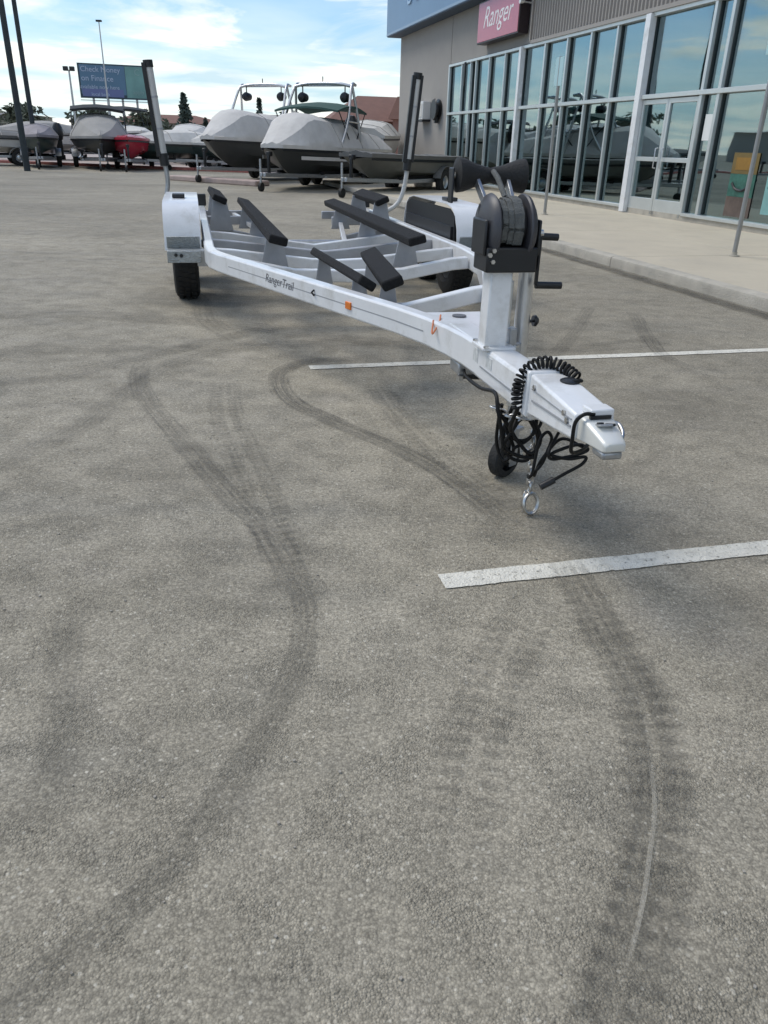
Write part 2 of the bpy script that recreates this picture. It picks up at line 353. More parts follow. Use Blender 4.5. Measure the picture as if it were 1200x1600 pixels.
# ------------------------------------------------------------------ ground
AZ = R(15)                                       # building frame: local y runs along the facade, local x into the building
FO = Vector((4.658, 16.81, 0)); FM = Matrix.Translation(FO) @ Matrix.Rotation(AZ, 4, 'Z')
def fw(x, y, z=0): return FM @ Vector((x, y, z))
g = MB(); g.add([(-700,-300,0),(700,-300,0),(700,1200,0),(-700,1200,0)], [(0,1,2,3)])
lot = g.build('parking_lot', ASPH); struct(lot)
def line(name, p, q, wd):
    b = MB(); p, q = Vector(p), Vector(q); d = (q-p).normalized(); n = Vector((-d.y, d.x, 0)); k = 260
    vs = []
    for i in range(k+1):
        c = p.lerp(q, i/k); e1 = (noise.noise(c*9)-.0)*.004+noise.noise(c*60)*.004; e2 = noise.noise(c*9+Vector((5,5,5)))*.004+noise.noise(c*60+Vector((7,0,0)))*.004
        vs += [c+n*(wd/2+e1)+Vector((0,0,.004)), c-n*(wd/2+e2)+Vector((0,0,.004))]
    b.add(vs, [(2*i,2*i+1,2*i+3,2*i+2) for i in range(k)]); return b.build('painted_line', PAINT, lot)
line('l', fw(-8.13,-13.06), fw(-3.96,-13.10), .088)
line('l', fw(-8.12,-10.48), fw(-3.96,-10.52), .085)
line('l', fw(-4.55,-5.55), fw(-3.97,-4.65), .09)
def strip(path, wd, m, z, fade=.12):
    P = bez([(a,b,0) for a,b in path], 8); n = len(P); vs = []; L = [0]
    for i in range(1, n): L.append(L[-1]+(P[i]-P[i-1]).length)
    uvs = []; fd = []
    for i, p in enumerate(P):
        t = (P[min(i+1,n-1)]-P[max(i-1,0)]).normalized(); s_ = Vector((-t.y,t.x,0))
        ww = wd(L[i]/L[-1]) if callable(wd) else wd
        for q in (-1, 0, 1):
            vs.append(p+s_*ww*q/2+Vector((0,0,z))); uvs.append(((q+1)/2, L[i])); fd.append(min(1, min(L[i], L[-1]-L[i])/(L[-1]*fade)))
    fs = []
    for i in range(n-1):
        for q in (0,1): fs.append((i*3+q, i*3+q+1, i*3+q+4, i*3+q+3))
    me = bpy.data.meshes.new('tyre_and_kerb_shade_mark'); me.from_pydata(vs, [], fs); me.materials.append(m)
    u1 = me.uv_layers.new(name='UVMap'); u2 = me.uv_layers.new(name='fade')
    for lp in me.loops: u1.data[lp.index].uv = uvs[lp.vertex_index]; u2.data[lp.index].uv = (fd[lp.vertex_index], 0)
    o = bpy.data.objects.new('tyre_and_kerb_shade_mark', me); COL.objects.link(o); o.parent = lot; return o  # serves tyre marks, stains and the painted kerb shadow
TM1 = rubber_mark('dark_rubber_and_kerb_shade', .60); TMH = rubber_mark('hooked_tyre_rubber', .95); TM2 = rubber_mark('tread_print', .72, col=(.085,.08,.068), tread=True); TM3 = rubber_mark('faint_tyre_smear', .42); TM4 = rubber_mark('pale_scrape', 1.3, col=(.46,.43,.36), scale=60)  # the dark rubber colour also paints kerb shadow and dirt in the gutter
TM5 = rubber_mark('soft_oil_stain', .38, col=(.13,.122,.10), scale=7)
strip([(-1.506,4.703),(-1.414,4.277),(-1.223,3.813),(-.989,3.392),(-.749,2.976),(-.554,2.639),(-.411,2.408),(-.3,2.144),(-.222,1.888)], .13, TM1, .0050)
strip([(-.3,2.144),(-.222,1.888),(-.219,1.618),(-.275,1.356),(-.333,1.15),(-.394,.996),(-.495,.855),(-.60,.72),(-.75,.55)], .085, TM1, .0055)
strip([(-.05,4.90),(-.268,4.81),(-.5,4.719),(-.62,4.50),(-.61,4.225),(-.501,3.901),(-.296,3.637),(-.1,3.421),(.106,3.188),(.259,2.945),(.388,2.672),(.47,2.45)], .13, TMH, .0060)
strip([(-.929,4.3),(-.815,3.744),(-.674,3.289),(-.535,2.889),(-.434,2.562),(-.354,2.315),(-.27,2.0)], .19, TM2, .0065)
strip([(-.09,4.35),(.03,3.85),(.16,3.42),(.28,3.07),(.40,2.78),(.5,2.5)], .17, TM2, .0070)
strip([(.575,2.35),(.612,2.074),(.633,1.801),(.651,1.553),(.616,1.311),(.546,1.1),(.48,.957),(.392,.793),(.30,.62)], .135, TM1, .0075)
strip([(.59,2.2),(.633,1.801),(.651,1.553),(.616,1.311),(.546,1.1),(.48,.957),(.392,.793),(.30,.62)], .17, TM2, .0080)
strip([(.612,1.36),(.578,1.199),(.529,1.07),(.476,.944),(.40,.80)], .010, TM4, .0085, .25)
strip([(.495,2.1),(.364,1.788),(.285,1.562),(.215,1.335),(.17,1.119),(.12,.9)], .20, TM2, .0090, .3)
strip([(2.05,6.7),(2.0,6.334),(1.88,5.636),(1.83,5.074),(1.95,4.75)], .13, TM1, .0050)
strip([(1.75,6.9),(1.629,6.541),(1.463,6.018),(1.21,5.358),(1.053,4.985)], .12, TM3, .0055)
strip([(-3.2,4.5),(-2.407,4.73),(-1.856,4.859),(-1.274,4.978),(-.671,5.137),(.42,5.498)], .22, TM3, .0095)
strip([(-2.6,3.7),(-2.107,4.079),(-1.819,4.236),(-1.525,4.701),(-.868,5.606),(-.233,5.912)], .18, TM3, .0100)
strip([(-1.9,2.3),(-1.509,3.142),(-1.414,3.589),(-1.365,4.282),(-1.217,4.735),(-.6,5.5)], .17, TM3, .0105)
strip([(-3.6,5.6),(-2.4,5.9),(-1.2,5.7),(.2,5.2),(1.4,5.3),(2.4,5.9)], .28, TM3, .0110)
strip([(-2.2,8.0),(-1.6,6.6),(-1.3,5.7),(-.7,4.9),(.1,4.5)], .2, TM3, .0115)
strip([(-.9,1.9),(-.78,1.5),(-.70,1.25),(-.72,1.0)], .09, TM3, .0120)
for k, (x, y, rx_, ry_) in enumerate([(.45,2.62,.55,.35),(-.42,2.1,.5,.3),(.95,2.45,.6,.25),(1.2,1.6,.4,.5),(-.7,2.9,.5,.3),(1.55,3.9,.6,.4),(-1.6,6.7,.8,.5)]):
    strip([(x-rx_, y-.05), (x, y+.04), (x+rx_, y-.02)], lambda t, ry_=ry_: ry_*2*math.sqrt(max(.02, 1-(2*t-1)**2)), TM5, .0130+.0005*k, .45)

# sidewalk with kerb
SWX = -3.95
b = MB(); b.box((0,0,0), (.01,.01,.01)); b = MB()
sw = MB(); sw.box((-1.75,5,.0475), (4.2,58,.095)); side = sw.build('sidewalk', KERB); side.matrix_world = FM; struct(side)
# slabs (recessed joints), kerb stones
y = -24
k = 0
while y < 34:
    L = 2.9
    for x0, x1 in ((SWX+.16, SWX+2.02), (SWX+2.03, .12)):
        b = MB(); b.box(((x0+x1)/2, y+L/2, .1075), (x1-x0-.008, L-.016, .025+random.uniform(-.001,.001))); o = b.build('slab', WALK, side, bevel=.004)
    b = MB(); b.sweep([(SWX, y+.006, 0), (SWX, y+L-.006, 0)], [(0,-.02),(.15,-.02),(.15,.121),(.03,.121),(.008,.11),(0,.09)], flat=True)
    b.build('kerb_stone', KERB, side, smooth=40)
    y += L; k += 1
for k_ in range(3): strip([fw(SWX-.10-.05*k_,-14+k_)[:2],fw(SWX-.12,-8)[:2],fw(SWX-.11,-3)[:2],fw(SWX-.10,2)[:2],fw(SWX-.11,14)[:2]],.22,TM1,.0135+.0005*k_,.05)  # gutter dirt plus the kerb's shadow, painted as dark strips at its foot
# ------------------------------------------------------------------ store building
st = thing('store_building', 'tan stucco store with blue fascia and tall tinted glass storefront beside the sidewalk', 'building', FO, AZ)
YL, YR, ZG0, ZG1, ZT, ZW = 17.4, -26, .20, 3.50, 2.15, 4.83
YE = 11.41
WD = 14
b = MB()
b.box((.15,(YL+YE)/2+.02,2.4), (.30,YL-YE-.04,4.8)); b.box((.15,(YE+5.2)/2,(ZG1+4.8)/2+.02), (.30,YE-5.2,4.76-ZG1))
b.box((7.15,YL-.15,3.2), (13.7,.3,6.4)); b.box((.17,(5.2+YR)/2,5.2), (.26,5.2-YR,3.2)); b.box((.151,(YL+5.2)/2,5.6), (.298,YL-5.2,1.6))
b.build('wall', STUCCO, st)
b = MB(); b.box((7.3,(YL+YR)/2,6.42), (13.9,YL-YR,.1)); b.build('roof', BLDG2, st)
# base curb under glass
b = MB(); b.box((.09,(YE+YR)/2,.165), (.24,YE-YR-.0,.12)); b.build('sill', KERB, st, bevel=.01)
# showroom interior
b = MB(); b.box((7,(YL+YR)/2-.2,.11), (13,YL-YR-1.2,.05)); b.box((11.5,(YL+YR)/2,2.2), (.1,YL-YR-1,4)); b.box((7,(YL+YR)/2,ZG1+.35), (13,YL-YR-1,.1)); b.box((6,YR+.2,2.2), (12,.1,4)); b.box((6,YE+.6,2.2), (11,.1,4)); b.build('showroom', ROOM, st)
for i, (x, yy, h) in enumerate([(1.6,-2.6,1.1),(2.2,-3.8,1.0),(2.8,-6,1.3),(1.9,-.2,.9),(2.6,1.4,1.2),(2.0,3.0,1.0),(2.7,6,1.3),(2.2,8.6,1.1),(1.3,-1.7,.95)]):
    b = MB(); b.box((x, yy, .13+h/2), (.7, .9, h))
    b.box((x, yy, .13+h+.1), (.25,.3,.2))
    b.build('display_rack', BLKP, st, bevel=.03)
# corrugated siding on the right of the sign
b = MB(); pf = []; yy = 5.2; pit_ = .135
vs = []
while yy > YR:
    pf += [(-.06, yy), (-.06, yy-.075), (-.095, yy-.09), (-.095, yy-.12)]; yy -= pit_
n = len(pf)
for x, yq in pf: vs += [(x,yq,ZG1+.08),(x,yq,6.35)]
b.add(vs, [(2*i,2*i+2,2*i+3,2*i+1) for i in range(n-1)]); b.build('corrugated_siding', CORR, st)
b = MB(); b.box((-.045,5.23,4.95), (.13,.05,2.8)); b.box((-.03,(5.2+YR)/2,ZG1+.045), (.14,5.2-YR,.07)); b.build('siding_trim', CORR, st)
# fascia
b = MB(); b.box((-.05,(17.72+3.4)/2+.0,6.0), (.86,14.3+.02,2.3)); b.build('fascia', FASC, st, bevel=.012)
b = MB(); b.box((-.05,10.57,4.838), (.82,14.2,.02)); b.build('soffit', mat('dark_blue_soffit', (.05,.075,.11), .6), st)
b = MB(); b.box((-.485,10.57,4.90), (.012,14.24,.07)); b.build('fascia_trim', mat('pale_blue_trim', (.24,.34,.45), .4), st)
text('fascia_lettering', 'B O A T S', .9, mat('pale_blue_lettering',(.35,.50,.66),.4), st, (-.49, 14.9, 5.78), (R(90),0,R(-90)), .03, 'LEFT')
# glazing
mulls = [(11.41,.10),(10.22,.06),(9.45,.055),(9.02,.06),(7.98,.06),(6.85,.06),(5.74,.13),(4.42,.07),(3.26,.06),(2.16,.06),(1.08,.06),(-.10,.17),(-2.03,.075),(-2.50,.075),(-4.62,.07),(-5.9,.07),(-7.2,.07),(-8.5,.13),(-9.8,.07),(-11.1,.07),(-12.4,.07),(-13.7,.13),(-15,.07),(-16.3,.07),(-17.6,.07),(-19,.07)]
for i, (yy, wd) in enumerate(mulls):
    b = MB(); big = wd > .12
    z0 = .13 if big else ZG0+.02
    b.box((.0 if not big else -.03, yy, (z0+ZG1)/2), (.11 if not big else .17, wd, ZG1-z0)); b.build('mullion', WHITE if big else MULL, st, bevel=.006)
    gk = MB(); gk.box((.035, yy-wd/2-.014, (ZG0+ZG1)/2+.02), (.05,.028,ZG1-ZG0-.1)); gk.build('gasket', GASK, st)
b = MB(); b.box((-.012,(11.41-19)/2,ZT), (.124,30.4,.075)); b.build('transom', MULL, st, bevel=.006)
b = MB(); b.box((.0,(YE-19)/2,ZG1-.02), (.13,30.4,.07)); b.build('head_rail', MULL, st, bevel=.006)
b = MB(); b.box((.0,(YE+.0)/2,ZG0+.03), (.13,YE-.1,.055)); b.box((0,(-2.03-19)/2,ZG0+.03), (.13,16.9,.055)); b.build('bottom_rail', MULL, st, bevel=.006)
for i in range(len(mulls)-1):
    (ya, wa), (yb, wb) = mulls[i], mulls[i+1]; y1 = ya-wa/2-.02; y0 = yb+wb/2
    if y1-y0 < .1: pass
    for z0, z1 in ((ZG0+.06, ZT-.04), (ZT+.04, ZG1-.05)):
        if i == 11 and z0 < 1: continue
        b = MB(); b.box((.045+random.uniform(-.002,.002), (y0+y1)/2, (z0+z1)/2), (.012, y1-y0+.03, z1-z0+.02)); o = b.build('pane', GLASS, st)
        o.rotation_euler = (0,0,0)
# double doors between -.19 and -2.0
def door(y0, y1):
    dr = MB(); z0, z1 = .15, ZT-.05; fwid = .065
    dr.box((0,y0+fwid/2,(z0+z1)/2), (.06,fwid,z1-z0)); dr.box((0,y1-fwid/2,(z0+z1)/2), (.06,fwid,z1-z0))
    dr.box((0,(y0+y1)/2,z1-.04), (.058,y1-y0-.1,.08)); dr.box((0,(y0+y1)/2,1.10), (.058,y1-y0-.1,.075)); dr.box((0,(y0+y1)/2,z0+.14), (.058,y1-y0-.1,.27))
    d = dr.build('door', MULL, st, bevel=.005)
    for a, c in ((z0+.28,1.06),(1.14,z1-.08)):
        p = MB(); p.box((.005,(y0+y1)/2,(a+c)/2), (.01,y1-y0-.12,c-a+.01)); p.build('pane', GLASS, d)
    yh = y1-.12 if y1 > -1 and y0 < -1.0 else y0+.12
    yh = y0+.10 if y0 > -1.2 else y1-.10
    h = MB(); h.tube([(-.03,yh,.95),(-.08,yh,.96),(-.08,yh,1.28),(-.03,yh,1.29)], .012); h.build('handle', ALU, d, smooth=60)
    return d
door(-1.06,-.19); door(-1.99,-1.07)
def decalbox(name, mt_, y0, y1, z0, z1, x=.028, par=None):
    b = MB(); b.box((x,(y0+y1)/2,(z0+z1)/2), (.004,y1-y0,z1-z0)); return b.build(name, mt_, par or st)
decalbox('notice', PAPER, -.52,-.36, 1.35,1.72); decalbox('notice', PAPER, -1.52,-1.30,1.50,1.82); decalbox('notice', PAPER, -2.44,-2.16,1.42,1.82)
# posters in the window right of the doors
po = thing('window_poster', 'tall poster with gold, green and brown panels in the window right of the doors', 'poster', fw(.030,-3.42,.30), AZ)
def pbox(name, m_, y0,y1,z0,z1,x=0,th=.006):
    b = MB(); b.box((x,(y0+y1)/2,(z0+z1)/2),(th,y1-y0,z1-z0)); return b.build(name, m_, po)
pbox('poster_backing', PBROWN, -.31,.31,0,.30); pbox('green_panel', PGREEN, -.31,.31,.303,.64); pbox('gold_panel', PGOLD, -.31,.31,.643,.95); pbox('gold_block', mat('deep_gold', (.26,.14,.02), .6, var=.2), -.18,.22,.70,.88,-.006)
b = MB(); b.tube(bez([(-.008,-.2,.47),(-.008,-.05,.40),(-.008,.12,.42),(-.008,.22,.5)]), .022, 6); b.build('dark_swoosh', BLKP, po)
bn = thing('window_banner', 'pale turquoise banner with dark lettering behind the last window on the right', 'banner', fw(.030,-4.0,.30), AZ)
b = MB(); b.box((0,-.30,.42),(.006,.60,.66)); b.build('banner_sheet', PTEAL, bn)
text('banner_lettering', '& BO', .17, mat('dark_teal_lettering', (.02,.10,.10), .6), bn, (-.006,-.05,.50), (R(90),0,R(-90)), .002, 'LEFT')
# wall sign
sg = thing('store_sign', 'red box sign with white script lettering mounted above the storefront windows', 'sign', fw(-.03,6.98,4.25), AZ)
b = MB(); b.box((-.13,0,0), (.26,2.86,.98)); b.build('sign_box', SIGNE, sg, bevel=.01)
b = MB(); b.box((-.265,0,.0), (.012,2.78,.90)); b.build('sign_face', SIGNR, sg, bevel=.003)
text('sign_lettering', 'Ranger', .68, SIGNW, sg, (-.273,.02,.06), (R(90),0,R(-90)), .003, 'CENTER', .35, 1.02)
wl = thing('spotlight', 'small pale floodlight on a short arm at the right end of the red sign', 'light', fw(-.1,5.28,4.35), AZ)
b = MB(); b.tube([(.05,0,0),(-.22,0,.02)], .02); b.build('arm', ALU, wl); b = MB(); b.lathe([(-.06,.0),(-.06,.06),(.02,.05),(.06,.03),(.06,0)], 12, 'X', (-.26,0,.03)); b.build('lamp_head', HWHITE, wl, smooth=40)
# wall box and dark round light
ub = thing('wall_box', 'pale grey utility box fixed to the stucco wall left of the windows', 'utility box', fw(0,13.75,2.0), AZ)
b = MB(); b.box((-.14,0,.30), (.28,.85,.56)); b.build('housing', HWHITE, ub, bevel=.02); b = MB(); b.box((-.15,0,-.01), (.3,.92,.05)); b.build('bracket', BLKP, ub)
b = MB(); b.box((-.285,0,.30), (.01,.7,.42)); b.build('door_panel', COVW, ub, bevel=.004)
hs = thing('hose_reel', 'black round hose reel on the wall between utility box and first window', 'hose reel', fw(0,12.35,2.3), AZ)
b = MB(); b.lathe([(-.22,0),(-.22,.30),(-.18,.32),(-.16,.2),(-.08,.2),(-.06,.32),(-.02,.30),(-.02,0)], 24, 'X'); b.build('drum', BLKP, hs, smooth=40)
b = MB(); b.box((-.1,0,-.3), (.12,.16,.2)); b.build('bracket', BLKP, hs, bevel=.01)
bs = thing('blade_sign', 'small black strip hanging in the upper window near the left end of the glass', 'sign', fw(-.12,9.73,2.95), AZ)
b = MB(); b.box((0,0,.2), (.05,.09,.62)); b.build('strip', BLKP, bs, bevel=.01)
# parking sign posts
def signpost(loc, h, lab, tilt=0):
    p = thing('sign_post', lab, 'post', loc, AZ, 'bare metal posts standing on the sidewalk')
    b = MB(); b.sweep([(0,0,0),(0,0,h)], [(.028,.014),(.028,-.0),(.016,-.014),(-.016,-.014),(-.028,0),(-.028,.014)], flat=False); b.build('post', POSTM, p)
    b = MB(); b.lathe([(0,.06),(.012,.06),(.014,.032),(.05,.030)], 16, 'Z'); b.build('base_collar', KERB, p, smooth=40)
    b = MB(); b.box((-.02,0,h-.23), (.006,.30,.44)); b.build('sign_plate', mat('sign_plate_back', (.42,.60,.62), .4, metal=.3), p, bevel=.01)
    return p
signpost(fw(-2.13,-.55-.0,.12)*0+Vector((2.838,15.44,.12)), 2.55, 'thin metal sign post on the sidewalk behind the winch, farther of two')
signpost(Vector((4.113,9.758,.12)), 2.55, 'thin metal sign post on the sidewalk in front of the right windows, nearer of two')

# ------------------------------------------------------------------ boat trailer (empty, foreground)
TO = Vector((.62, 2.036, 0)); TA = R(13.5)
tr = thing('boat_trailer', 'empty white boat trailer with black bunks and winch, tongue toward the viewer', 'boat trailer', TO, TA)
def zt(y): return .515 if y > 4 else (.55 if y < 1 else .55-.035*(y-1)/3)
RH, TH = .125, .125
for sx in (-1, 1):
    pts = [(8.35,.985),(4.35,.985),(4.1,.965),(3.9,.91),(3.7,.84),(2.13,.285),(1.75,.152),(1.5,.082),(1.3,.045),(1.12,.026),(.9,.0195),(.6,.0190)]
    if sx > 0: pts = [(8.35,.985),(4.45,.985),(4.2,.975),(3.95,.95),(3.6,.90),(2.94,.70),(2.45,.53),(2.05,.39),(1.72,.27),(1.45,.17),(1.2,.10),(.95,.04)]
    b = MB(); b.rect([(sx*x, y_, zt(y_)-RH/2-.0) for y_, x in pts], .075 if sx < 0 else .0749, RH); b.build('side_rail', WHITE, tr, bevel=.011)
    # pinstripe along the outer face
    b = MB(); b.rect([(sx*(x+.0385), y_, zt(y_)-.062) for y_, x in pts[4:8]], .003, .006); b.build('pinstripe', STRIPE, tr)
b = MB(); b.rect([(0,1.35,.4845),(0,.9,.4855),(0,.42,.4855)], .116, .13); b.build('tongue', WHITE, tr, bevel=.012)
b = MB(); b.box((-.0595,.66,.475), (.003,.5,.006)); b.build('tongue_stripe', STRIPE, tr)
# gusset plate where the rails meet
b = MB(); pg_ = [(-.05,1.27),(.06,1.27),(.20,1.66),(-.10,1.66)]
b.add([(x_,y_,z_) for z_ in (.522,.532) for x_,y_ in pg_], [(3,2,1,0),(4,5,6,7),(0,1,5,4),(1,2,6,5),(2,3,7,6),(3,0,4,7)]); b.build('gusset_plate', WHITE, tr, bevel=.003)
b = MB(); b.lathe([(0,.032),(.006,.032),(.006,.0)], 16, 'Z', (.06,1.55,.533)); b.build('plate_hole_ring', DECAL, tr)
b = MB(); b.box((-.0588,1.0,.505), (.002,.12,.05)); b.build('sticker', mat('pale_sticker',(.60,.62,.62),.35,var=.25,vscale=40), tr)
b = MB(); b.box((-.0588,.82,.51), (.002,.06,.04)); b.build('sticker', MT['pale_sticker'], tr)
for x_ in (-.045,.035):
    for y_ in (.84,.96):
        b = MB(); b.lathe([(0,0),(0,.010),(.008,.010),(.008,0)], 6, 'Z', (x_*1.5,y_,.561)); b.build('bolt', CHROME, tr)
# surge actuator housing and coupler
b = MB(); hv = [(-.078,.40,.452),(.050,.40,.452),(.050,.40,.587),(-.078,.40,.587),(-.086,.05,.488),(.036,.05,.488),(.036,.05,.566),(-.086,.05,.566)]
b.add(hv, [(0,1,2,3),(7,6,5,4),(0,4,5,1),(1,5,6,2),(2,6,7,3),(3,7,4,0)]); hous = b.build('brake_actuator', WHITE, tr, bevel=.009)
b = MB(); b.box((-.014,.415,.518), (.142,.045,.152)); b.build('actuator_collar', WHITE, hous, bevel=.008)
b = MB(); b.beam((-.0815,.36,.51),(-.0872,.07,.524),.003,.006); b.beam((-.0807,.37,.545),(-.0872,.07,.545),.003,.003); b.build('actuator_seam', STRIPE, hous)
b = MB(); b.lathe([(0,0),(.0,.03),(.006,.03),(.010,.022),(.010,0)], 16, 'Z', (.015,.31,.5800)); b.build('filler_cap', BLKP, hous, smooth=30)
for x, y_, z_ in ((-.079,.35,.555),(-.0855,.095,.533),(-.0855,.12,.548)):
    b = MB(); b.lathe([(0,0),(0,.009),(-.006,.009),(-.006,0)], 6, 'X', (x,y_,z_)); b.build('bolt', CHROME, hous)
cpl = MB()
# coupler: sloped nose with socket
sec = [(.07,.050,.566,.492,-.024),(.035,.048,.565,.495,-.028),(.01,.046,.558,.498,-.028),(-.035,.040,.545,.500,-.029),(-.078,.034,.531,.500,-.030),(-.090,.029,.526,.503,-.030)]
vs = []
for y_, hw, zt_, zb, xo in sec: vs += [(xo-hw,y_,zb),(xo+hw,y_,zb),(xo+hw,y_,zt_-.007),(xo+hw-.010,y_,zt_),(xo-hw+.010,y_,zt_),(xo-hw,y_,zt_-.007)]
fs = [(0,1,2,3,4,5),tuple(range(30,36))[::-1]]
for i in range(5):
    for q in range(6): fs.append((i*6+q,i*6+(q+1)%6,i*6+6+(q+1)%6,i*6+6+q))
cpl.add(vs, fs); cp = cpl.build('coupler', mat('bright_coupler', (.72,.72,.68), .3, metal=.15, var=.06), tr, smooth=35, bevel=.003)
b = MB(); b.box((-.032,-.052,.489), (.060,.066,.024)); b.build('ball_socket', GALV, cp, bevel=.008)
rx = Matrix.Rotation(R(-16),3,'X')
b = MB(); b.box((-.028,.018,.5655), (.062,.010,.010)); b.build('coupler_slot', BLKP, cp)
b = MB(); b.box((-.029,-.014,.5535), (.050,.040,.006), rx); b.build('latch_plate', GALV, cp, bevel=.002)
b = MB(); b.box((-.042,-.012,.558), (.016,.014,.006), rx); b.build('latch_pawl', BLKP, cp, bevel=.002)
b = MB(); b.box((-.016,-.020,.5555), (.008,.032,.008), rx @ Matrix.Rotation(R(20),3,'Z')); b.build('latch_pawl', BLKP, cp, bevel=.002)
b = MB(); b.box((-.022,.045,.577), (.072,.055,.020)); b.build('latch_lever', WHITE, cp, bevel=.005)
b = MB(); b.tube(bez([(.010,.012,.550),(.022,.0,.548),(.020,-.03,.535),(.008,-.05,.522)],4), .0055, 8); b.build('latch_pin', CHROME, cp, smooth=50)
# winch stand
b = MB(); b.box((-.022,.90,.69), (.086,.085,.30)); b.build('winch_post', WHITE, tr, bevel=.008)
b = MB(); b.box((-.015,.90,.556), (.13,.13,.012)); b.build('post_foot', WHITE, tr, bevel=.003)
b = MB(); b.box((.050,.95,.66), (.016,.03,.25)); b.build('rear_brace', ALU, tr, bevel=.003)
b = MB(); b.box((.055,.91,.58), (.030,.05,.08)); b.build('brace_clamp', GALV, tr, bevel=.004)
wn = MB(); poly = [(-.10,-.075),(.10,-.075),(.118,-.05),(.118,.06),(.10,.085),(-.10,.085),(-.118,.06),(-.118,-.05)]
wn.box((0,.90,.872), (.190,.14,.085)); wn.box((0,.965,.96), (.18,.02,.18)); wn.box((-.099,.91,.945), (.012,.14,.12)); wn.box((.099,.91,.945), (.012,.14,.12))
winch = wn.build('winch_body', BLKP, tr, bevel=.018)
for sx in (-1,1):
    b = MB(); x0 = sx*.054
    b.lathe([(x0,0),(x0,.114),(x0+sx*.006,.118),(x0+sx*.018,.113),(x0+sx*.032,.092),(x0+sx*.038,.045),(x0+sx*.040,0)], 36, 'X', (0,.925,.968)); b.build('reel_guard', mat('dark_grey_guard', (.055,.055,.062), .45, var=.15, vscale=12), winch, smooth=40)
b = MB(); b.lathe([(-.052,0),(-.052,.078),(.052,.078),(.052,0)], 28, 'X', (0,.93,.978)); b.build('reel_drum', BLKP, winch, smooth=40)
for k in range(3):
    b = MB(); pr = []
    for i in range(26):
        a = R(-35+i*9); rr_ = .086+.005*k+.002*sin(i*1.7+k); pr.append((-.022+.02*k, .93-rr_*cos(a), .978+rr_*sin(a)))
    b.rect(pr, .034, .004); b.sweep(pr, [(-.017,-.002),(.017,-.002),(.017,.002),(-.017,.002)]) if False else None
    b.build('strap_turn', STRAP, winch)
b = MB(); b.tube([(0,.95,1.07),(0,1.04,1.13),(0,1.09,1.15)], .010); b.build('strap_end', STRAP, winch)
for x, z_ in ((-.072,.905),(-.086,.890),(-.074,.868)):
    b = MB(); b.lathe([(0,0),(0,.008),(-.010,.008),(-.010,0)], 6, 'Y', (x,.829,z_)); b.build('bolt', CHROME, winch)
b = MB(); b.lathe([(-.092,0),(-.092,.012),(-.098,.010),(-.098,0)], 12, 'X', (0,.93,.978)); b.build('bolt', CHROME, winch)
b = MB(); b.tube([(.10,.90,.955),(.135,.90,.955)], .014, 10); b.build('crank_shaft', CHROME, winch, smooth=50)
b = MB(); b.tube([(.128,.90,.945),(.195,.90,.942)], .013, 10); b.build('upper_grip', BLKP, winch, smooth=50)
b = MB(); b.box((.122,.885,.862), (.010,.018,.17)); b.build('crank_arm', BLKP, winch, bevel=.003)
b = MB(); b.tube([(.122,.885,.778),(.222,.885,.775)], .013, 12); b.build('crank_grip', BLKP, winch, smooth=50)
# bow stop: V roller
rl = MB(); rl.lathe([(-.135,0),(-.140,.030),(-.128,.060),(-.105,.057),(-.05,.037),(0,.026),(.05,.037),(.105,.057),(.128,.060),(.140,.030),(.135,0)], 28, 'X', (.0,1.12,1.135)); bow = rl.build('bow_roller', RUB, tr, smooth=50)
b = MB(); b.lathe([(-.15,0),(-.15,.011),(-.136,.013),(-.136,0)], 10, 'X', (0,1.12,1.132)); b.build('bolt', CHROME, bow)
for sx in (-1,1):
    b = MB(); b.beam((sx*.05,.97,1.02),(sx*.06,1.10,1.12),.014,.03); b.build('roller_bracket', GALV, tr, bevel=.002)
b = MB(); b.box((-.152,1.11,1.10), (.008,.05,.12)); b.build('roller_plate', BLKP, tr, bevel=.01)
# tongue jack and caster
JX, JY = .115, .96
b = MB(); b.tube([(JX,JY,.30),(JX,JY,.845)], .029, 20); jk = b.build('jack_tube', ALU, tr, smooth=50)
b = MB(); b.tube([(JX,JY,.17),(JX,JY,.45)], .022, 16); b.build('jack_inner_tube', GALV, jk, smooth=50)
b = MB(); b.lathe([(.0,0),(.0,.033),(.02,.034),(.03,.025),(.03,0)], 16, 'Z', (JX,JY,.845)); b.build('jack_cap', BLKP, jk, smooth=40)
b = MB(); b.box((.075,.96,.53), (.06,.09,.06)); b.build('jack_mount', GALV, jk, bevel=.006)
b = MB(); b.tube([(JX+.02,JY,.63),(JX+.052,JY,.632)], .006, 8); b.lathe([(0,0),(0,.02),(.01,.022),(.02,.012),(.02,0)], 12, 'X', (JX+.045,JY,.632)); b.build('lock_pin', BLKP, jk, smooth=40)
b = MB(); b.box((0,0,.205), (.085,.06,.012))
fp = b.build('fork_plate', GALV, jk, loc=(JX,JY,0)); fp.rotation_euler = (0,0,R(-58))
mw = Matrix.Translation((JX,JY,0)) @ Matrix.Rotation(R(-58),4,'Z') @ Matrix.Translation((0,-.03,0))
def jb(b, name, m_, **k): o = b.build(name, m_, jk, **k); o.matrix_local = mw; return o
for sx in (-1,1):
    b = MB(); b.box((sx*.034,.015,.128), (.008,.045,.155)); jb(b, 'caster_fork', GALV, bevel=.003)
b = MB(); b.lathe([(-.026,.052),(-.026,.074),(-.018,.082),(.018,.082),(.026,.074),(.026,.052)], 28, 'X', (0,0,.082)); cw = jb(b, 'caster_wheel', RUB, smooth=40)
for a in range(5):
    b = MB(); an = 2*pi*a/5+.3; b.beam((0,.013*cos(an),.082+.013*sin(an)),(0,.055*cos(an),.082+.055*sin(an)),.034,.016, (1,0,0)); b.build('spoke', BLKP, cw)
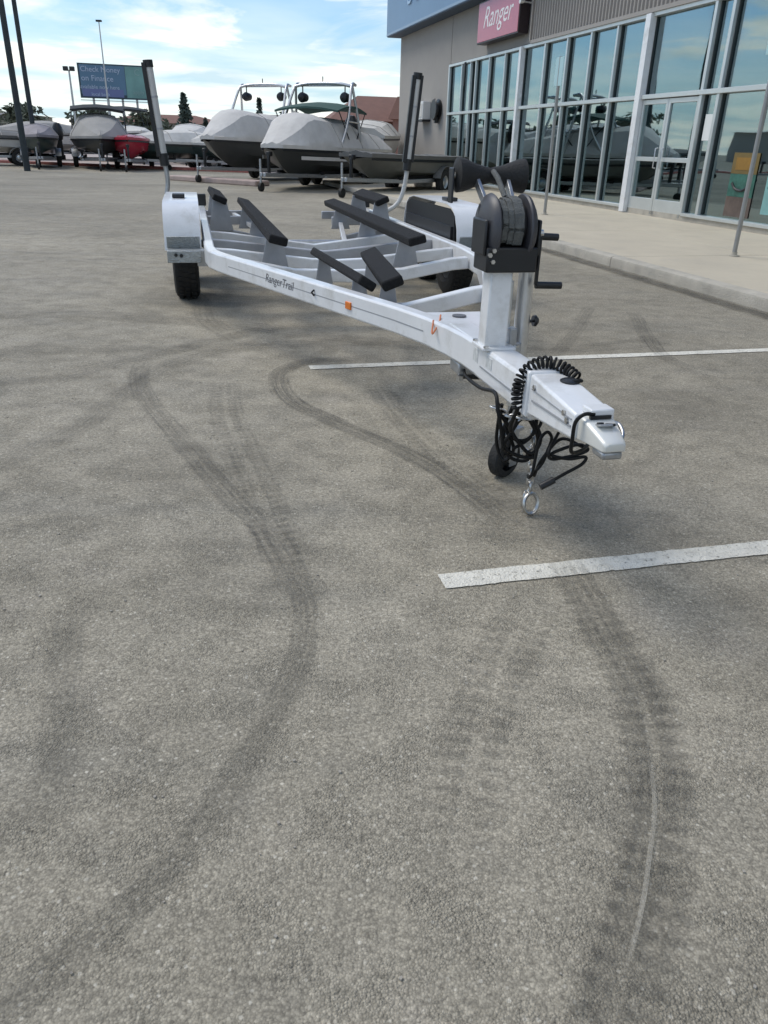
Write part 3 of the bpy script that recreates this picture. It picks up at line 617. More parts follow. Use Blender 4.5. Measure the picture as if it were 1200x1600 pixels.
b = MB(); b.lathe([(-.036,0),(-.036,.016),(.036,.016),(.036,0)], 14, 'X', (0,0,.082)); b.build('hub', CHROME, cw)
# breakaway coil, harness, chain
def helix(center, r, turns, n=14):
    P = bez(center, 24); Ltot = sum((P[i+1]-P[i]).length for i in range(len(P)-1)); out = []; x = None; m_ = turns*n
    ds = [0]
    for i in range(len(P)-1): ds.append(ds[-1]+(P[i+1]-P[i]).length)
    j = 0
    for i in range(m_+1):
        s_ = Ltot*i/m_
        while j < len(P)-2 and ds[j+1] < s_: j += 1
        tt = (s_-ds[j])/max(1e-9, ds[j+1]-ds[j]); p = P[j].lerp(P[j+1], tt); t = (P[j+1]-P[j]).normalized()
        x = (Vector((0,1,0))-t*t.y).normalized() if x is None else (x-t*x.dot(t)).normalized()
        z = t.cross(x); a = 2*pi*i/n; out.append(p+x*r*cos(a)+z*r*sin(a))
    return out
b = MB(); b.tube(helix([(-.090,.44,.46),(-.098,.44,.51),(-.096,.43,.56),(-.075,.43,.592),(-.035,.43,.612),(.005,.42,.612),(.038,.38,.598),(.052,.33,.582)], .017, 22), .0046, 6); b.build('coiled_brake_cable', CABLE, tr, smooth=60)
b = MB(); b.tube(bez([(.052,.33,.582),(.045,.29,.588),(.02,.29,.588),(.02,.30,.585)]), .005, 6); b.tube(bez([(-.09,.44,.46),(-.10,.46,.40),(-.08,.5,.36),(-.04,.55,.39)]), .007, 8); b.build('cable_lead', CABLE, tr, smooth=60)
def cable(name, pts, r=.006): b = MB(); b.tube(bez(pts), r, 8); return b.build(name, CABLE, tr, smooth=60)
cable('wiring_harness', [(0,1.25,.40),(-.05,1.1,.39),(-.075,.85,.41),(-.105,.62,.46),(-.112,.56,.42),(-.095,.55,.34),(-.085,.55,.29),(-.08,.56,.27)], .007)
cable('wiring_loop', [(-.115,.56,.42),(-.07,.56,.36),(-.03,.55,.30),(.02,.54,.255),(.055,.55,.30),(.03,.56,.36),(-.02,.56,.38),(-.055,.56,.33),(-.075,.56,.28),(-.02,.55,.245),(.04,.54,.24)], .007)
cable('wiring_loop', [(-.08,.58,.40),(-.06,.57,.32),(.0,.56,.30),(.05,.56,.35),(.06,.57,.40)], .006)
cable('wiring_loop', [(-.10,.6,.43),(-.06,.59,.38),(0,.58,.40),(.04,.57,.37),(.02,.56,.31),(-.04,.56,.27)], .006)
cable('wiring_loop', [(-.09,.58,.43),(-.09,.60,.36),(-.08,.62,.27),(-.055,.60,.21),(-.03,.58,.26),(-.06,.58,.34),(-.03,.56,.40)], .0065)
cable('wiring_loop', [(-.05,.58,.42),(-.075,.58,.33),(-.045,.58,.235),(.02,.56,.225),(.05,.56,.30),(.0,.56,.39)], .0065)
cable('safety_cable', [(-.035,.40,.235),(-.031,.40,.25),(-.02,.40,.354),(.004,.40,.386),(.023,.40,.363),(.013,.40,.318),(-.002,.40,.273),(-.031,.42,.22),(.0,.5,.19)], .0055)
cable('safety_cable', [(.0,.45,.21),(-.006,.40,.285),(.043,.40,.351),(.06,.36,.372),(.087,.30,.366),(.05,.20,.42),(-.02,.10,.44),(-.085,.045,.455),(-.094,.035,.50),(-.094,.03,.55),(-.075,.022,.574),(-.045,.02,.574)], .0055)
cable('plug_lead', [(.02,.35,.40),(-.03,.30,.36),(-.02,.30,.332),(.03,.30,.334),(.085,.30,.345),(.105,.30,.358),(.07,.30,.375),(.01,.30,.362),(-.02,.30,.345),(.04,.295,.33),(.095,.29,.335),(.085,.29,.31),(.028,.29,.280),(-.025,.29,.252)], .0055)
b = MB(); b.tube([(-.005,.29,.262),(-.05,.29,.240)], .012, 10); b.build('plug', BLKP, tr, smooth=40)
def ring(c, a, bb, r, nx, nz, n=16):
    c = Vector(c); nx = Vector(nx).normalized(); nz = Vector(nz).normalized(); m_ = MB()
    m_.tube([c+nx*a*cos(2*pi*i/n)+nz*bb*sin(2*pi*i/n) for i in range(n)], r, 6, closed=True); return m_
zc = .40
for i in range(11):
    c = (.038+.0015*i, .58+.001*i, zc-.030*i); m_ = ring(c, .013, .023, .0052, (1,.3,0) if i % 2 else (.2,1,0), (0,0,1)); m_.build('chain_link', CHROME, tr, smooth=60)
m_ = ring((.055,.57,.045), .030, .038, .0075, (1,.2,0), (0,.25,1), 22); m_.build('chain_hook', CHROME, tr, smooth=60)
m_ = ring((.040,.60,.050), .020, .035, .006, (.5,.9,0), (0,-.2,1), 18); m_.build('chain_hook', CHROME, tr, smooth=60)
b = MB(); b.lathe([(-.012,0),(-.012,.022),(.012,.022),(.012,0)], 14, 'Y', (.03,.57,.245)); b.build('chain_anchor', CHROME, tr, smooth=40)
for i in range(7):
    c = (.0-.018*i, .50+.015*i, .415-.024*sin(pi*i/6)); ring(c, .020, .010, .004, (1,-.6,-.1), (0,.3,1) if i % 2 else (.4,1,0)).build('chain_link', CHROME, tr, smooth=60)
b = MB(); b.box((-.01,1.22,.395), (.10,.12,.05)); b.build('junction_bracket', GALV, tr, bevel=.008)
b = MB(); b.tube([(-.05,1.18,.37),(.06,1.18,.36)], .018, 10); b.build('brake_line_fitting', BLKP, tr, smooth=40)
for x in (-.05,.05):
    b = MB(); b.lathe([(0,0),(0,.016),(-.02,.016),(-.02,0)], 6, 'Z', (x,1.16,.37)); b.build('bolt', CHROME, tr)
# orange tag and amber reflector on the left rail
def onrail(y_, off=.0415):   # point on the outer face of the tapered left rail
    t = (y_-2.13)/(3.7-2.13); return -(.285+(.84-.285)*t)-off
ang = math.atan2(.84-.285, 3.7-2.13)
b = MB(); b.box((0,0,0), (.012,.055,.038)); o = b.build('amber_reflector', AMBER, tr, bevel=.003, loc=(onrail(2.16),2.16,zt(2.16)-.062)); o.rotation_euler = (0,0,ang)
b = MB(); b.tube([(0,0,.012),(-.015,0,0),(0,0,-.018)], .006); o = b.build('tie_hook', BLKP, tr, smooth=50, loc=(onrail(2.52),2.52,zt(2.5)-.05)); o.rotation_euler = (0,0,ang)
o = text('rail_lettering', 'RangerTrail', .072, DECAL, tr, (onrail(2.95,.040),2.95,zt(2.9)-.058), (R(90),0,R(-90)+ang), .001, shear=.3, sx=1.15)
b = MB(); b.tube(bez([(-.05,1.48,.555),(-.08,1.40,.54),(-.12,1.36,.50),(-.10,1.42,.545)]), .004, 6); b.build('tie_tag', ORANGE, tr, smooth=60)
# cross members (shallow V) with bunk brackets
def xmember(y_, zc_, hw=.95, w_=.075, h_=.085, m_=WHITE, flat=.22, ze=None, hl=None):
    hl = hl or hw
    z0 = ze or zt(y_)-.075
    b = MB(); b.sweep([(-hl,y_,z0),(-hl*.86,y_,z0-.01),(-flat,y_,zc_+.01),(0,y_,zc_),(flat,y_,zc_+.01),(hw*.86,y_,z0-.01),(hw,y_,z0)], [(-w_/2,-h_/2),(w_/2,-h_/2),(w_/2,h_/2),(-w_/2,h_/2)], flat=True)
    return b.build('cross_member', m_, tr, bevel=.008)
xmember(2.42,.375,.50,flat=.03,ze=.482,hl=.36); xmember(3.95,.35,.90,flat=.40); xmember(4.5,.35,flat=.2); xmember(5.1,.345,flat=.12,m_=GREYP); xmember(5.75,.325,flat=.08)
for sx in (-1,1):
    for y_, zc_ in ((6.7,.40),(7.3,.44),(8.05,.44)):
        b = MB(); b.beam((sx*.95,y_,zc_),(sx*.42,y_,zc_-(.10 if y_ < 7 else 0)),.07,.085); b.build('bunk_crossbar', GREYP, tr, bevel=.008)
    b = MB(); b.beam((sx*.30,5.78,.36),(sx*.62,8.0,.44),.045,.045); b.build('diagonal_brace', WHITE, tr, bevel=.005)
# axles
for y_ in (5.25, 6.13):
    b = MB(); b.tube([(-1.06,y_,.33),(1.06,y_,.33)], .036, 14); b.build('axle', GALV, tr, smooth=50)
# long bunks (lat ~.56) and keel bunks
def bunk(p, q, w_=.125, h_=.06, tilt=0, nm='bunk'):
    p, q = Vector(p), Vector(q); d = q-p; y_ = d.normalized(); x = y_.cross(Vector((0,0,1))).normalized(); z = x.cross(y_)
    rot = Matrix((x,y_,z)).transposed() @ Matrix.Rotation(tilt,3,'Y')
    b = MB(); b.box((p+q)/2, (w_, d.length, h_), rot); o = b.build(nm, CARPET, tr, bevel=.012); return o
def bracket(x, y_, z0, z1, w_=.14, m_=GREYP, lean=0):
    b = MB(); b.prism([(-w_*.75,0),(w_*.75,0),(w_*.42,z1-z0),(-w_*.42,z1-z0)], .012, Matrix.Translation((x,y_,z0))); b.box((x,y_+.03,(z0+z1)/2), (.05,.05,z1-z0))
    return b.build('bunk_bracket', m_, tr, bevel=.003)
for sx in (-1,1):
    bunk((sx*.51,3.95,.595),(sx*.51,8.0,.590), tilt=sx*R(-14), w_=.135)
    for y_ in (4.35,5.85,7.3): bracket(sx*.51, y_-.06, .36, .57)
    bunk((sx*.82,6.5,.70),(sx*.84,7.9,.70), tilt=sx*R(-22), w_=.14)
    for y_ in (6.6,7.8): bracket(sx*.82, y_, .40, .68, .16)
bunk((-.225,2.22,.572),(-.30,3.5,.562), tilt=R(32), w_=.10, h_=.05, nm='keel_bunk'); bunk((-.09,2.22,.572),(.06,3.55,.560), tilt=R(-22), w_=.115, h_=.055, nm='keel_bunk')
for x, y_ in ((-.205,2.55),(-.28,3.35),(-.05,2.5),(.04,3.35)): bracket(x, y_, .38, .55, .08)
b = MB(); b.box((-.08,2.45,.40), (.34,.08,.05)); b.build('keel_crossbar', GREYP, tr, bevel=.006)
# fenders, wheels, step plates
def wheel(xc, y_, sx):
    R0, W = .335, .205
    b = MB(); b.lathe([(xc-W/2*.75,.195),(xc-W/2,.23),(xc-W/2,.29),(xc-W/2*.86,.322),(xc-W/2*.6,R0),(xc+W/2*.6,R0),(xc+W/2*.86,.322),(xc+W/2,.29),(xc+W/2,.23),(xc+W/2*.75,.195)], 40, 'X', (0,y_,R0)); o = b.build('wheel', RUB, tr, smooth=35)
    b = MB()
    for i in range(44):
        a = 2*pi*i/44
        for q in (-1,0,1):
            b.box((xc+q*.052,y_+(R0+.002)*cos(a+q*.04),R0+(R0+.002)*sin(a+q*.04)), (.036,.011,.026), Matrix.Rotation(a,3,'X'))
    t_ = b.build('tread_blocks', RUB, o); t_['kind'] = 'stuff'
    b = MB(); b.lathe([(xc+sx*.06,0),(xc+sx*.075,.05),(xc+sx*.04,.08),(xc+sx*.03,.15),(xc+sx*.075,.185),(xc+sx*.08,.20),(xc-sx*.07,.20)], 28, 'X', (0,y_,R0)); b.build('rim', ALU, o, smooth=40)
for sx in (-1,1):
    xc = sx*1.185+.01
    for y_ in (5.18,6.06): wheel(xc, y_, sx)
    # fender: arched sheet with thickness
    prof = [(4.70,.44),(4.735,.60),(4.80,.70),(4.90,.755),(5.05,.78),(5.6,.785),(6.2,.78),(6.36,.755),(6.46,.70),(6.53,.60),(6.56,.44)]
    vs = []; fs = []; n = len(prof)
    x0, x1 = xc-.135, xc+.135
    cy = 5.63
    def inn(p, d=.012): 
        v = Vector((cy-p[0], (.45-p[1]))); v.normalize(); return (p[0]+v.x*d, p[1]+v.y*d)
    for p in prof:
        q = inn(p); vs += [(x0,p[0],p[1]),(x1,p[0],p[1]),(x1,q[0],q[1]),(x0,q[0],q[1])]
    for i in range(n-1):
        for k in range(4): fs.append((i*4+k,i*4+(k+1)%4,i*4+4+(k+1)%4,i*4+4+k))
    fs += [(0,1,2,3),tuple((n-1)*4+k for k in range(4))[::-1]]
    b = MB(); b.add(vs, fs)
    # outer lip
    lip = [(x1-.002 if sx > 0 else x0+.002, p[0], p[1]-.0) for p in prof]
    fe = b.build('fender', WHITE, tr, smooth=50)
    b = MB(); kk = [(p[0], p[1]) for p in prof]; xo = (x1 if sx > 0 else x0); vs = []; 
    for p in prof:
        q = inn(p, .075); vs += [(xo,p[0],p[1]),(xo,q[0],q[1]),(xo+sx*.008,q[0],q[1]),(xo+sx*.008,p[0],p[1])]
    fs = []
    for i in range(n-1):
        for k in range(4): fs.append((i*4+k,i*4+(k+1)%4,i*4+4+(k+1)%4,i*4+4+k))
    fs += [(0,1,2,3),tuple((n-1)*4+k for k in range(4))[::-1]]
    b.add(vs, fs); b.build('fender_skirt', WHITE, fe, smooth=50)
    # step plate
    b = MB(); b.box((xc-.0,4.60,.455), (.25,.17,.012)); b.box((xc,4.515,.415), (.25,.012,.085)); b.box((xc,4.68,.50), (.25,.012,.10), Matrix.Rotation(R(18),3,'X')); b.build('step_plate', TREAD, tr, bevel=.003)
    b = MB(); b.box((sx*1.035,4.6,.40), (.09,.10,.12)); b.build('step_bracket', GALV, tr, bevel=.004)
    b = MB(); b.lathe([(0,0),(0,.014),(-.008,.014),(-.008,0)], 6, 'Y', (xc-.06,4.507,.43)); b.lathe([(0,0),(0,.014),(-.008,.014),(-.008,0)], 6, 'Y', (xc-.02,4.507,.425)); b.build('bolt', BLKP, tr)
    b = MB(); b.box((xc-.02,5.35,.80), (.10,.16,.03)); b.build('fender_pad', BLKP, fe, bevel=.005)
    b = MB(); b.box((sx*1.055,5.6,.56), (.03,1.5,.10)); b.build('fender_bracket', BLKP, tr)
    b = MB(); b.box((sx*.985,8.22,.585), (.11,.07,.13)); b.build('tail_lamp', BLKP, tr, bevel=.01)
    b = MB(); b.prism([(-.85,-.16),(.85,-.16),(.80,.10),(.66,.145),(-.66,.145),(-.80,.10)], .01, Matrix.Translation((xc-sx*.13,5.63,.60)) @ Matrix.Rotation(R(90),4,'Z')); b.build('fender_liner', BLKP, fe)
    # guide pole
    gx = sx*1.03; tp = 1.54 if sx > 0 else 1.44; mid = 1.43 if sx > 0 else 1.34
    b = MB(); b.tube(bez([(gx,8.0,.47),(sx*1.22,8.0,.50),(sx*1.36,8.0,.60),(sx*mid,8.0,.80),(sx*(mid+.03),8.0,1.08)],5), .026, 14); gp = b.build('guide_pole', GALV if sx < 0 else PVC, tr, smooth=50)
    xa, xb = sx*(mid+.025), sx*tp; za, zb = 1.04, 1.95
    b = MB(); b.tube([(xa,8.0,za),(xb,8.0,zb)], .044, 18); b.build('pole_sleeve', PVC, gp, smooth=50)
    for t0, t1, r_ in ((-.10,.04,.05),(.955,1.03,.052)):
        b = MB(); b.tube([(xa+(xb-xa)*t0,8.0,za+(zb-za)*t0),(xa+(xb-xa)*t1,8.0,za+(zb-za)*t1)], r_, 18); b.build('pole_cap', BLKP, gp, smooth=50)
    off = (.048 if sx > 0 else -.048)
    b = MB(); b.beam((xa-abs(off),7.975,za),(xb-abs(off),7.975,zb),.045,.05,(0,1,0)); b.build('light_strip', BLKP, gp, bevel=.004)
    if sx > 0:
        b = MB(); b.beam((xa+.046,7.98,za),(xb+.046,7.98,zb),.03,.05,(0,1,0)); b.build('light_strip', BLKP, gp, bevel=.004)
    for t0 in (.30,.64):
        b = MB(); b.tube([(xa+(xb-xa)*t0,8.0,za+(zb-za)*t0),(xa+(xb-xa)*(t0+.02),8.0,za+(zb-za)*(t0+.02))], .048, 18); b.build('pole_band', GREYP, gp, smooth=50)

# ------------------------------------------------------------------ background boats
def grid(rows, m_close=True):
    """rows: list of lists of points"""
    k = len(rows[0]); vs = [p for r_ in rows for p in r_]; fs = []
    for i in range(len(rows)-1):
        for q in range(k-1): fs.append((i*k+q,i*k+q+1,i*k+k+q+1,i*k+k+q))
    return vs, fs
def boat(loc, rz, label, L=6, B=2.3, D=1.0, z0=.55, hull=HGREY, cover=COVL, peak=.75, group=None, tower=False, bimini=None, motor=False, stripe=None, front=.25, ramp=.42, blunt=0, name='covered_boat'):
    bt = thing(name, label, 'boat', loc, rz, group)
    ns = 22
    def hb(t): return B/2*(1-max(0,(t-.45)/.55)**2.4*(.985-blunt))
    def gz(t): return z0+D*(1+.10*t*t)
    def kz(t): return z0+D*.95*max(0,(t-.72)/.28)**2.2
    rows = []
    for i in range(ns+1):
        t = i/ns; y_ = (t-.5)*L; h = hb(t); c = h*(.86-.25*max(0,t-.6)); cz = kz(t)+(gz(t)-kz(t))*(.30+.20*t)
        rows.append([(-h,y_,gz(t)),(-h*.98,y_,gz(t)*.6+cz*.4),(-c,y_,cz),(0,y_,kz(t)),(c,y_,cz),(h*.98,y_,gz(t)*.6+cz*.4),(h,y_,gz(t))])
    b = MB(); vs, fs = grid(rows); fs.append((0,1,2,3,4,5,6)); b.add(vs, fs); hu = b.build('hull', hull, bt, smooth=32)
    if stripe:
        b = MB()
        for sx in (-1,1):
            b.rect([(sx*(hb(i/ns)+.006),(i/ns-.5)*L, gz(i/ns)-.36*D) for i in range(0,ns-1)], .016, .09)
        b.build('hull_stripe', stripe, hu)
    b = MB()
    for sx in (-1,1): b.rect([(sx*(hb(i/ns)+.012),(i/ns-.5)*L, gz(i/ns)-.09) for i in range(ns+1)], .03, .05)
    b.build('rub_rail', BLKP, bt)
    if cover:
        rows = []
        for i in range(ns+1):
            t = i/ns; y_ = (t-.5)*L*1.012; h = hb(t)+.035; g0 = gz(t)-.05
            pk = peak*max(0,min(1,(1.0-t)/ramp))*min(1,.45+t*1.1) + .08
            pk *= (1+.05*sin(t*19)); top = gz(t)+pk
            fl = lambda q: .02*noise.noise(Vector((q*3+loc[0],t*9,loc[1])))
            rows.append([(-h,y_,g0),(-h*1.005,y_,gz(t)+.04),(-h*.95,y_,gz(t)+pk*.22+fl(1)),(-h*.66,y_,gz(t)+pk*.82+fl(2)),(-h*.42,y_,top+fl(3)-.03),(0,y_,top+.02),(h*.42,y_,top+fl(4)-.03),(h*.66,y_,gz(t)+pk*.82+fl(5)),(h*.95,y_,gz(t)+pk*.22+fl(6)),(h*1.005,y_,gz(t)+.04),(h,y_,g0)])
        b = MB(); vs, fs = grid(rows); fs.append(tuple(range(11))); fs.append(tuple(ns*11+q for q in range(11))[::-1]); b.add(vs, fs); cv = b.build('boat_cover', cover, bt, smooth=24)
        for t in (.2,.42,.64):
            i = int(t*ns); b = MB(); b.tube([Vector(p)+Vector((0,0,.008)) for p in rows[i][1:10]], .012, 5)
            b.build('cover_seam', COVM if cover is not COVM else COVD, cv)
    if tower:
        b = MB(); zt_ = z0+D+1.65
        for sx in (-1,1):
            b.tube(bez([(sx*B*.46,.75,z0+D),(sx*B*.45,.2,z0+D+.8),(sx*B*.40,-.25,zt_),(sx*B*.38,-.6,zt_+.05)],5), .042, 8)
            b.tube(bez([(sx*B*.46,-.6,z0+D),(sx*B*.45,-.5,z0+D+.7),(sx*B*.40,-.3,zt_)],5), .038, 8)
            b.tube([(sx*B*.45,.25,z0+D+.75),(sx*B*.455,-.5,z0+D+.72)], .02, 6)
        b.tube(bez([(-B*.40,-.25,zt_),(-B*.2,-.22,zt_+.07),(B*.2,-.22,zt_+.07),(B*.40,-.25,zt_)],5), .042, 8); b.tube([(-B*.38,-.6,zt_+.05),(B*.38,-.6,zt_+.05)], .03, 8)
        tw = b.build('wake_tower', ALU, bt, smooth=50)
        b = MB(); b.tube([(0,-.25,zt_+.05),(0,-.25,zt_+.25)], .015, 6); b.build('mast', BLKP, tw)
        for sx in (-1,1):
            b = MB(); b.lathe([(-.16,0),(-.16,.11),(.05,.14),(.14,.10),(.16,0)], 16, 'Y', (sx*B*.30,-.3,zt_-.28)); b.build('tower_speaker', BLKP, tw, smooth=40)
            b = MB(); b.tube([(sx*B*.30,-.3,zt_-.15),(sx*B*.30,-.3,zt_+.04)], .02, 6); b.build('speaker_clamp', BLKP, tw)
    if bimini:
        zb = z0+D+(1.0 if tower else 1.05); rows = []
        for i in range(9):
            t = i/8; rows.append([(q*B*.44, -.9+t*1.9-.2, zb+.16*sin(pi*t)*.9+.10*cos(q*pi/2)) for q in (-1,-.5,0,.5,1)])
        vs, fs = grid(rows); k0 = len(vs); vs2 = [(p[0],p[1],p[2]-.05) for p in vs]; b = MB(); b.add(vs, fs); b.add(vs2, fs)
        edge = [rows[i][0] for i in range(9)]+[rows[8][q] for q in range(1,5)]+[rows[i][4] for i in range(7,-1,-1)]+[rows[0][q] for q in (3,2,1)]
        n_ = len(edge); b.add(edge+[(p[0],p[1],p[2]-.05) for p in edge], [(i,(i+1)%n_,(i+1)%n_+n_,i+n_) for i in range(n_)]); bm_ = b.build('bimini_top', bimini, bt, smooth=40)
        for sx in (-1,1):
            b = MB()
            for yy_ in (-1.0,.75): b.tube([(sx*B*.44,yy_,zb+.0),(sx*B*.46,-.1,z0+D)], .016, 6)
            b.build('bimini_frame', BLKP, bm_)
    if motor:
        b = MB(); ym = -L/2-.25; zm = z0+D+.15
        b.lathe([(-.32,0),(-.32,.17),(-.1,.23),(.18,.21),(.34,.12),(.36,0)], 18, 'Z', (0,ym,zm+.1)); mo = b.build('outboard_motor', BLKP, bt, smooth=50)
        b = MB(); b.box((0,ym,zm-.5), (.16,.26,.7)); b.box((0,ym-.02,zm-.92), (.10,.34,.2)); b.build('motor_leg', BLKP, mo, bevel=.03)
    return bt
def btrailer(loc, rz, label, L=6, B=2.2, tandem=False, m_=GALV, group='boat trailers under the covered boats'):
    t = thing('loaded_trailer', label, 'boat trailer', loc, rz, group)
    b = MB()
    for sx in (-1,1): b.rect([(sx*B*.36,-L/2+.1,.36),(sx*B*.36,L*.15,.36),(sx*.06,L*.5-.1,.40),(sx*.05,L*.5+.55,.42)], .08, .10)
    for y_ in (-L*.42,-L*.2,.0,L*.2): b.box((0,y_,.345), (B*.70,.08,.06))
    b.build('frame', m_, t, bevel=.01)
    b = MB(); b.box((0,L*.5+.22,.66), (.07,.09,.50)); b.box((0,L*.5+.18,.92), (.12,.16,.12)); b.build('winch_stand', BLKP, t, bevel=.02)
    b = MB(); b.tube([(.12,L*.5+.45,.12),(.12,L*.5+.45,.80)], .030, 10); b.build('tongue_jack', GALV, t, smooth=50)
    b = MB(); b.lathe([(.08,0),(.08,.11),(.16,.11),(.16,0)], 16, 'X', (0,L*.5+.45,.115)); b.build('jack_wheel', RUB, t, smooth=40)
    for sx in (-1,1):
        b = MB(); b.box((sx*B*.30,-L*.12,.44), (.10,L*.7,.08)); b.build('bunk', CARPET, t)
        ys = (-L*.20,-L*.20-.8) if tandem else (-L*.20,)
        for y_ in ys:
            xc = sx*(B*.5-.06)
            b = MB(); b.lathe([(xc-.09,.17),(xc-.10,.27),(xc-.07,.32),(xc+.07,.32),(xc+.10,.27),(xc+.09,.17)], 24, 'X', (0,y_,.32)); wl_ = b.build('wheel', RUB, t, smooth=40)
            b = MB(); b.lathe([(xc+sx*.05,0),(xc+sx*.06,.06),(xc+sx*.03,.12),(xc+sx*.07,.17),(xc-sx*.07,.17)], 20, 'X', (0,y_,.32)); b.build('rim', ALU, wl_, smooth=40)
            b = MB(); pr = [(xc, y_+.40*cos(a), .32+.40*sin(a)) for a in [R(15+15*i) for i in range(11)]]
            b.rect(pr, .24, .012) if False else None
            vs = []; 
            for p in pr: vs += [(p[0]-.12,p[1],p[2]),(p[0]+.12,p[1],p[2]),(p[0]+.12,(p[1]-y_)*1.03+y_,(p[2]-.32)*1.03+.32),(p[0]-.12,(p[1]-y_)*1.03+y_,(p[2]-.32)*1.03+.32)]
            fs = []
            for i in range(10):
                for k in range(4): fs.append((i*4+k,i*4+(k+1)%4,i*4+4+(k+1)%4,i*4+4+k))
            fs += [(0,1,2,3),(43,42,41,40)]
            b.add(vs, fs); b.build('fender', m_, t, smooth=40)
    return t
def pair(x, y_, heading, blab, tlab, **k):
    """heading: direction the bow points, degrees clockwise from +Y"""
    rz = -R(heading); tk = {q: k.pop(q) for q in ('tandem','tm') if q in k}
    bt = boat((x,y_,0), rz, blab, **k)
    btrailer((x,y_,0), rz, tlab, k.get('L',6), k.get('B',2.3), tk.get('tandem',False), tk.get('tm',GALV))
    return bt
# centre group
pair(-2.2,25.2,-157,'large grey boat under a light cover with a metal tower and green bimini, centre background','trailer under the large covered boat with the tower', L=5.3,B=2.3,D=.74,z0=.30,hull=HGREY,cover=COVL,peak=.74,tower=True,bimini=BIMG,stripe=COVL,ramp=.2,blunt=.25,tandem=True)
pair(-4.55,29.2,-155,'grey covered boat with open metal tower, left behind the large covered boat','trailer under the towered boat left of the large covered boat', L=5.8,B=2.3,D=.80,z0=.40,hull=HGREY,cover=COVL,peak=.74,tower=True,ramp=.2,blunt=.2)
pair(.22,23.0,-150,'small dark grey flat-topped jon boat beside the tan wall','trailer under the dark grey jon boat', L=4.6,B=1.75,D=.60,z0=.32,blunt=.5,hull=mat('olive_grey_hull',(.115,.118,.108),.4,var=.08),cover=COVD,peak=-.04)
pair(-.9,31.5,10,'white boat with black outboard motor in front of the brown-roofed house','trailer under the white outboard boat', L=5.6,B=2.1,D=.95,z0=.50,hull=HWHITE,cover=COVW,peak=.45,motor=True)
# row along the lot edge
pair(-12.35,36.0,161,'beige covered boat under a black bimini arch, left background','trailer under the beige covered boat with bimini', L=5.8,B=2.35,D=.62,z0=.52,hull=HGREY,cover=COVM,peak=.85,bimini=BIM,front=.3)
pair(-14.75,35.5,158,'small boat under a mauve grey cover left of the beige covered boat','trailer under the mauve covered boat', L=4.8,B=1.5,D=.62,z0=.52,hull=HDARK,cover=COVV,peak=.42)
pair(-17.3,36.4,-120,'low white boat with black outboard at the far left edge','trailer under the low white boat at the far left', L=5.2,B=2.0,D=.62,z0=.50,hull=HWHITE,cover=COVD,peak=.14,motor=True)
pair(-10.95,35.6,166,'small boat with bright red hull between beige and pale covered boats','trailer under the red boat', L=5.0,B=1.55,D=.70,z0=.42,hull=HRED,cover=HRED,peak=.10)
pair(-9.25,36.8,-128,'dark green boat under a pale cover right of the red boat','trailer under the dark green boat', L=5.4,B=2.1,D=.62,z0=.42,hull=HDARK,cover=COVW,peak=.42)
pair(-6.9,37.3,-118,'dark hulled boat under a pale peaked cover, last before the towered boats','trailer under the dark hulled boat with peaked cover', L=5.0,B=2.0,D=.55,z0=.46,hull=HDARK,cover=COVW,peak=.52)
pair(-14.2,45.5,150,'white boat with black canopy behind the red boat','trailer under the white boat with black canopy', L=6.5,B=2.4,D=.8,z0=.6,hull=HWHITE,cover=COVW,peak=.3,bimini=BIM)
pair(-19.0,46.5,-140,'pale covered boat in the second row behind the mauve boat','trailer under the pale covered second row boat', L=6,B=2.3,D=.8,z0=.5,hull=HWHITE,cover=COVM,peak=.5)
pair(-10.9,46,170,'second row boat with white hull seen between the red and green boats','trailer under the second row boat behind the red one', L=6,B=2.2,D=.8,z0=.6,hull=HWHITE,cover=COVL,peak=.45)
pair(-25.0,47,-150,'covered boat outside the left edge in the second row','trailer of the covered boat beyond the left edge', L=6,B=2.3,D=.8,z0=.5,hull=HGREY,cover=COVL,peak=.5)
# left side row (mirrored in the storefront)
for i, (x, y_, h, hu, cv, tw, lb) in enumerate([(-12.6,12.6,60,HDARK,COVD,True,'dark boat with tower beside the lot, reflected in the door glass'),(-14.6,16.6,65,HGREY,COVL,False,'grey covered boat reflected in the middle windows'),(-16.8,20.6,62,HDARK,COVD,True,'towered dark boat reflected in the left windows'),(-19.0,25.0,64,HWHITE,COVM,False,'white hulled boat reflected in the far windows'),(-21.4,29.6,60,HGREY,COVD,True,'grey boat with dark cover reflected near the corner'),(-10.8,8.6,62,HDARK,COVD,False,'dark covered boat reflected right of the doors')]):
    pair(x, y_, h, lb, 'trailer of the '+lb, L=6,B=2.35,D=.85,z0=.5,hull=hu,cover=cv,peak=.7,tower=tw,bimini=BIM if tw else None)
# ------------------------------------------------------------------ lot edge
E0, E1 = Vector((-42,47.2,0)), Vector((-5.6,34.9,0)); ed = (E1-E0).normalized(); en = Vector((-ed.y,ed.x,0))
b = MB(); b.add([E0+Vector((0,0,.004)),Vector((60,13.0,.004))*0+E1+ed*2+Vector((0,0,.004)),E1+ed*2+en*26+Vector((0,0,.004)),E0+en*26+Vector((0,0,.004))],[(0,1,2,3)]); struct(b.build('display_pad', PINKC))
ek = MB(); ek.box((0,0,.0),(.01,.01,.01)); ek = MB(); ek.rect([E0-Vector((0,0,.0)),E1],.28,.02); edge = ek.build('edge_gutter', KERB); struct(edge)
n_ = 13; LL = (E1-E0).length
for i in range(n_):
    b = MB(); p = E0+ed*(LL*i/n_+.02); q = E0+ed*(LL*(i+1)/n_-.02); b.rect([p+Vector((0,0,.065)),q+Vector((0,0,.065))],.16,.13); b.build('kerb_stone', REDK, edge, bevel=.02)
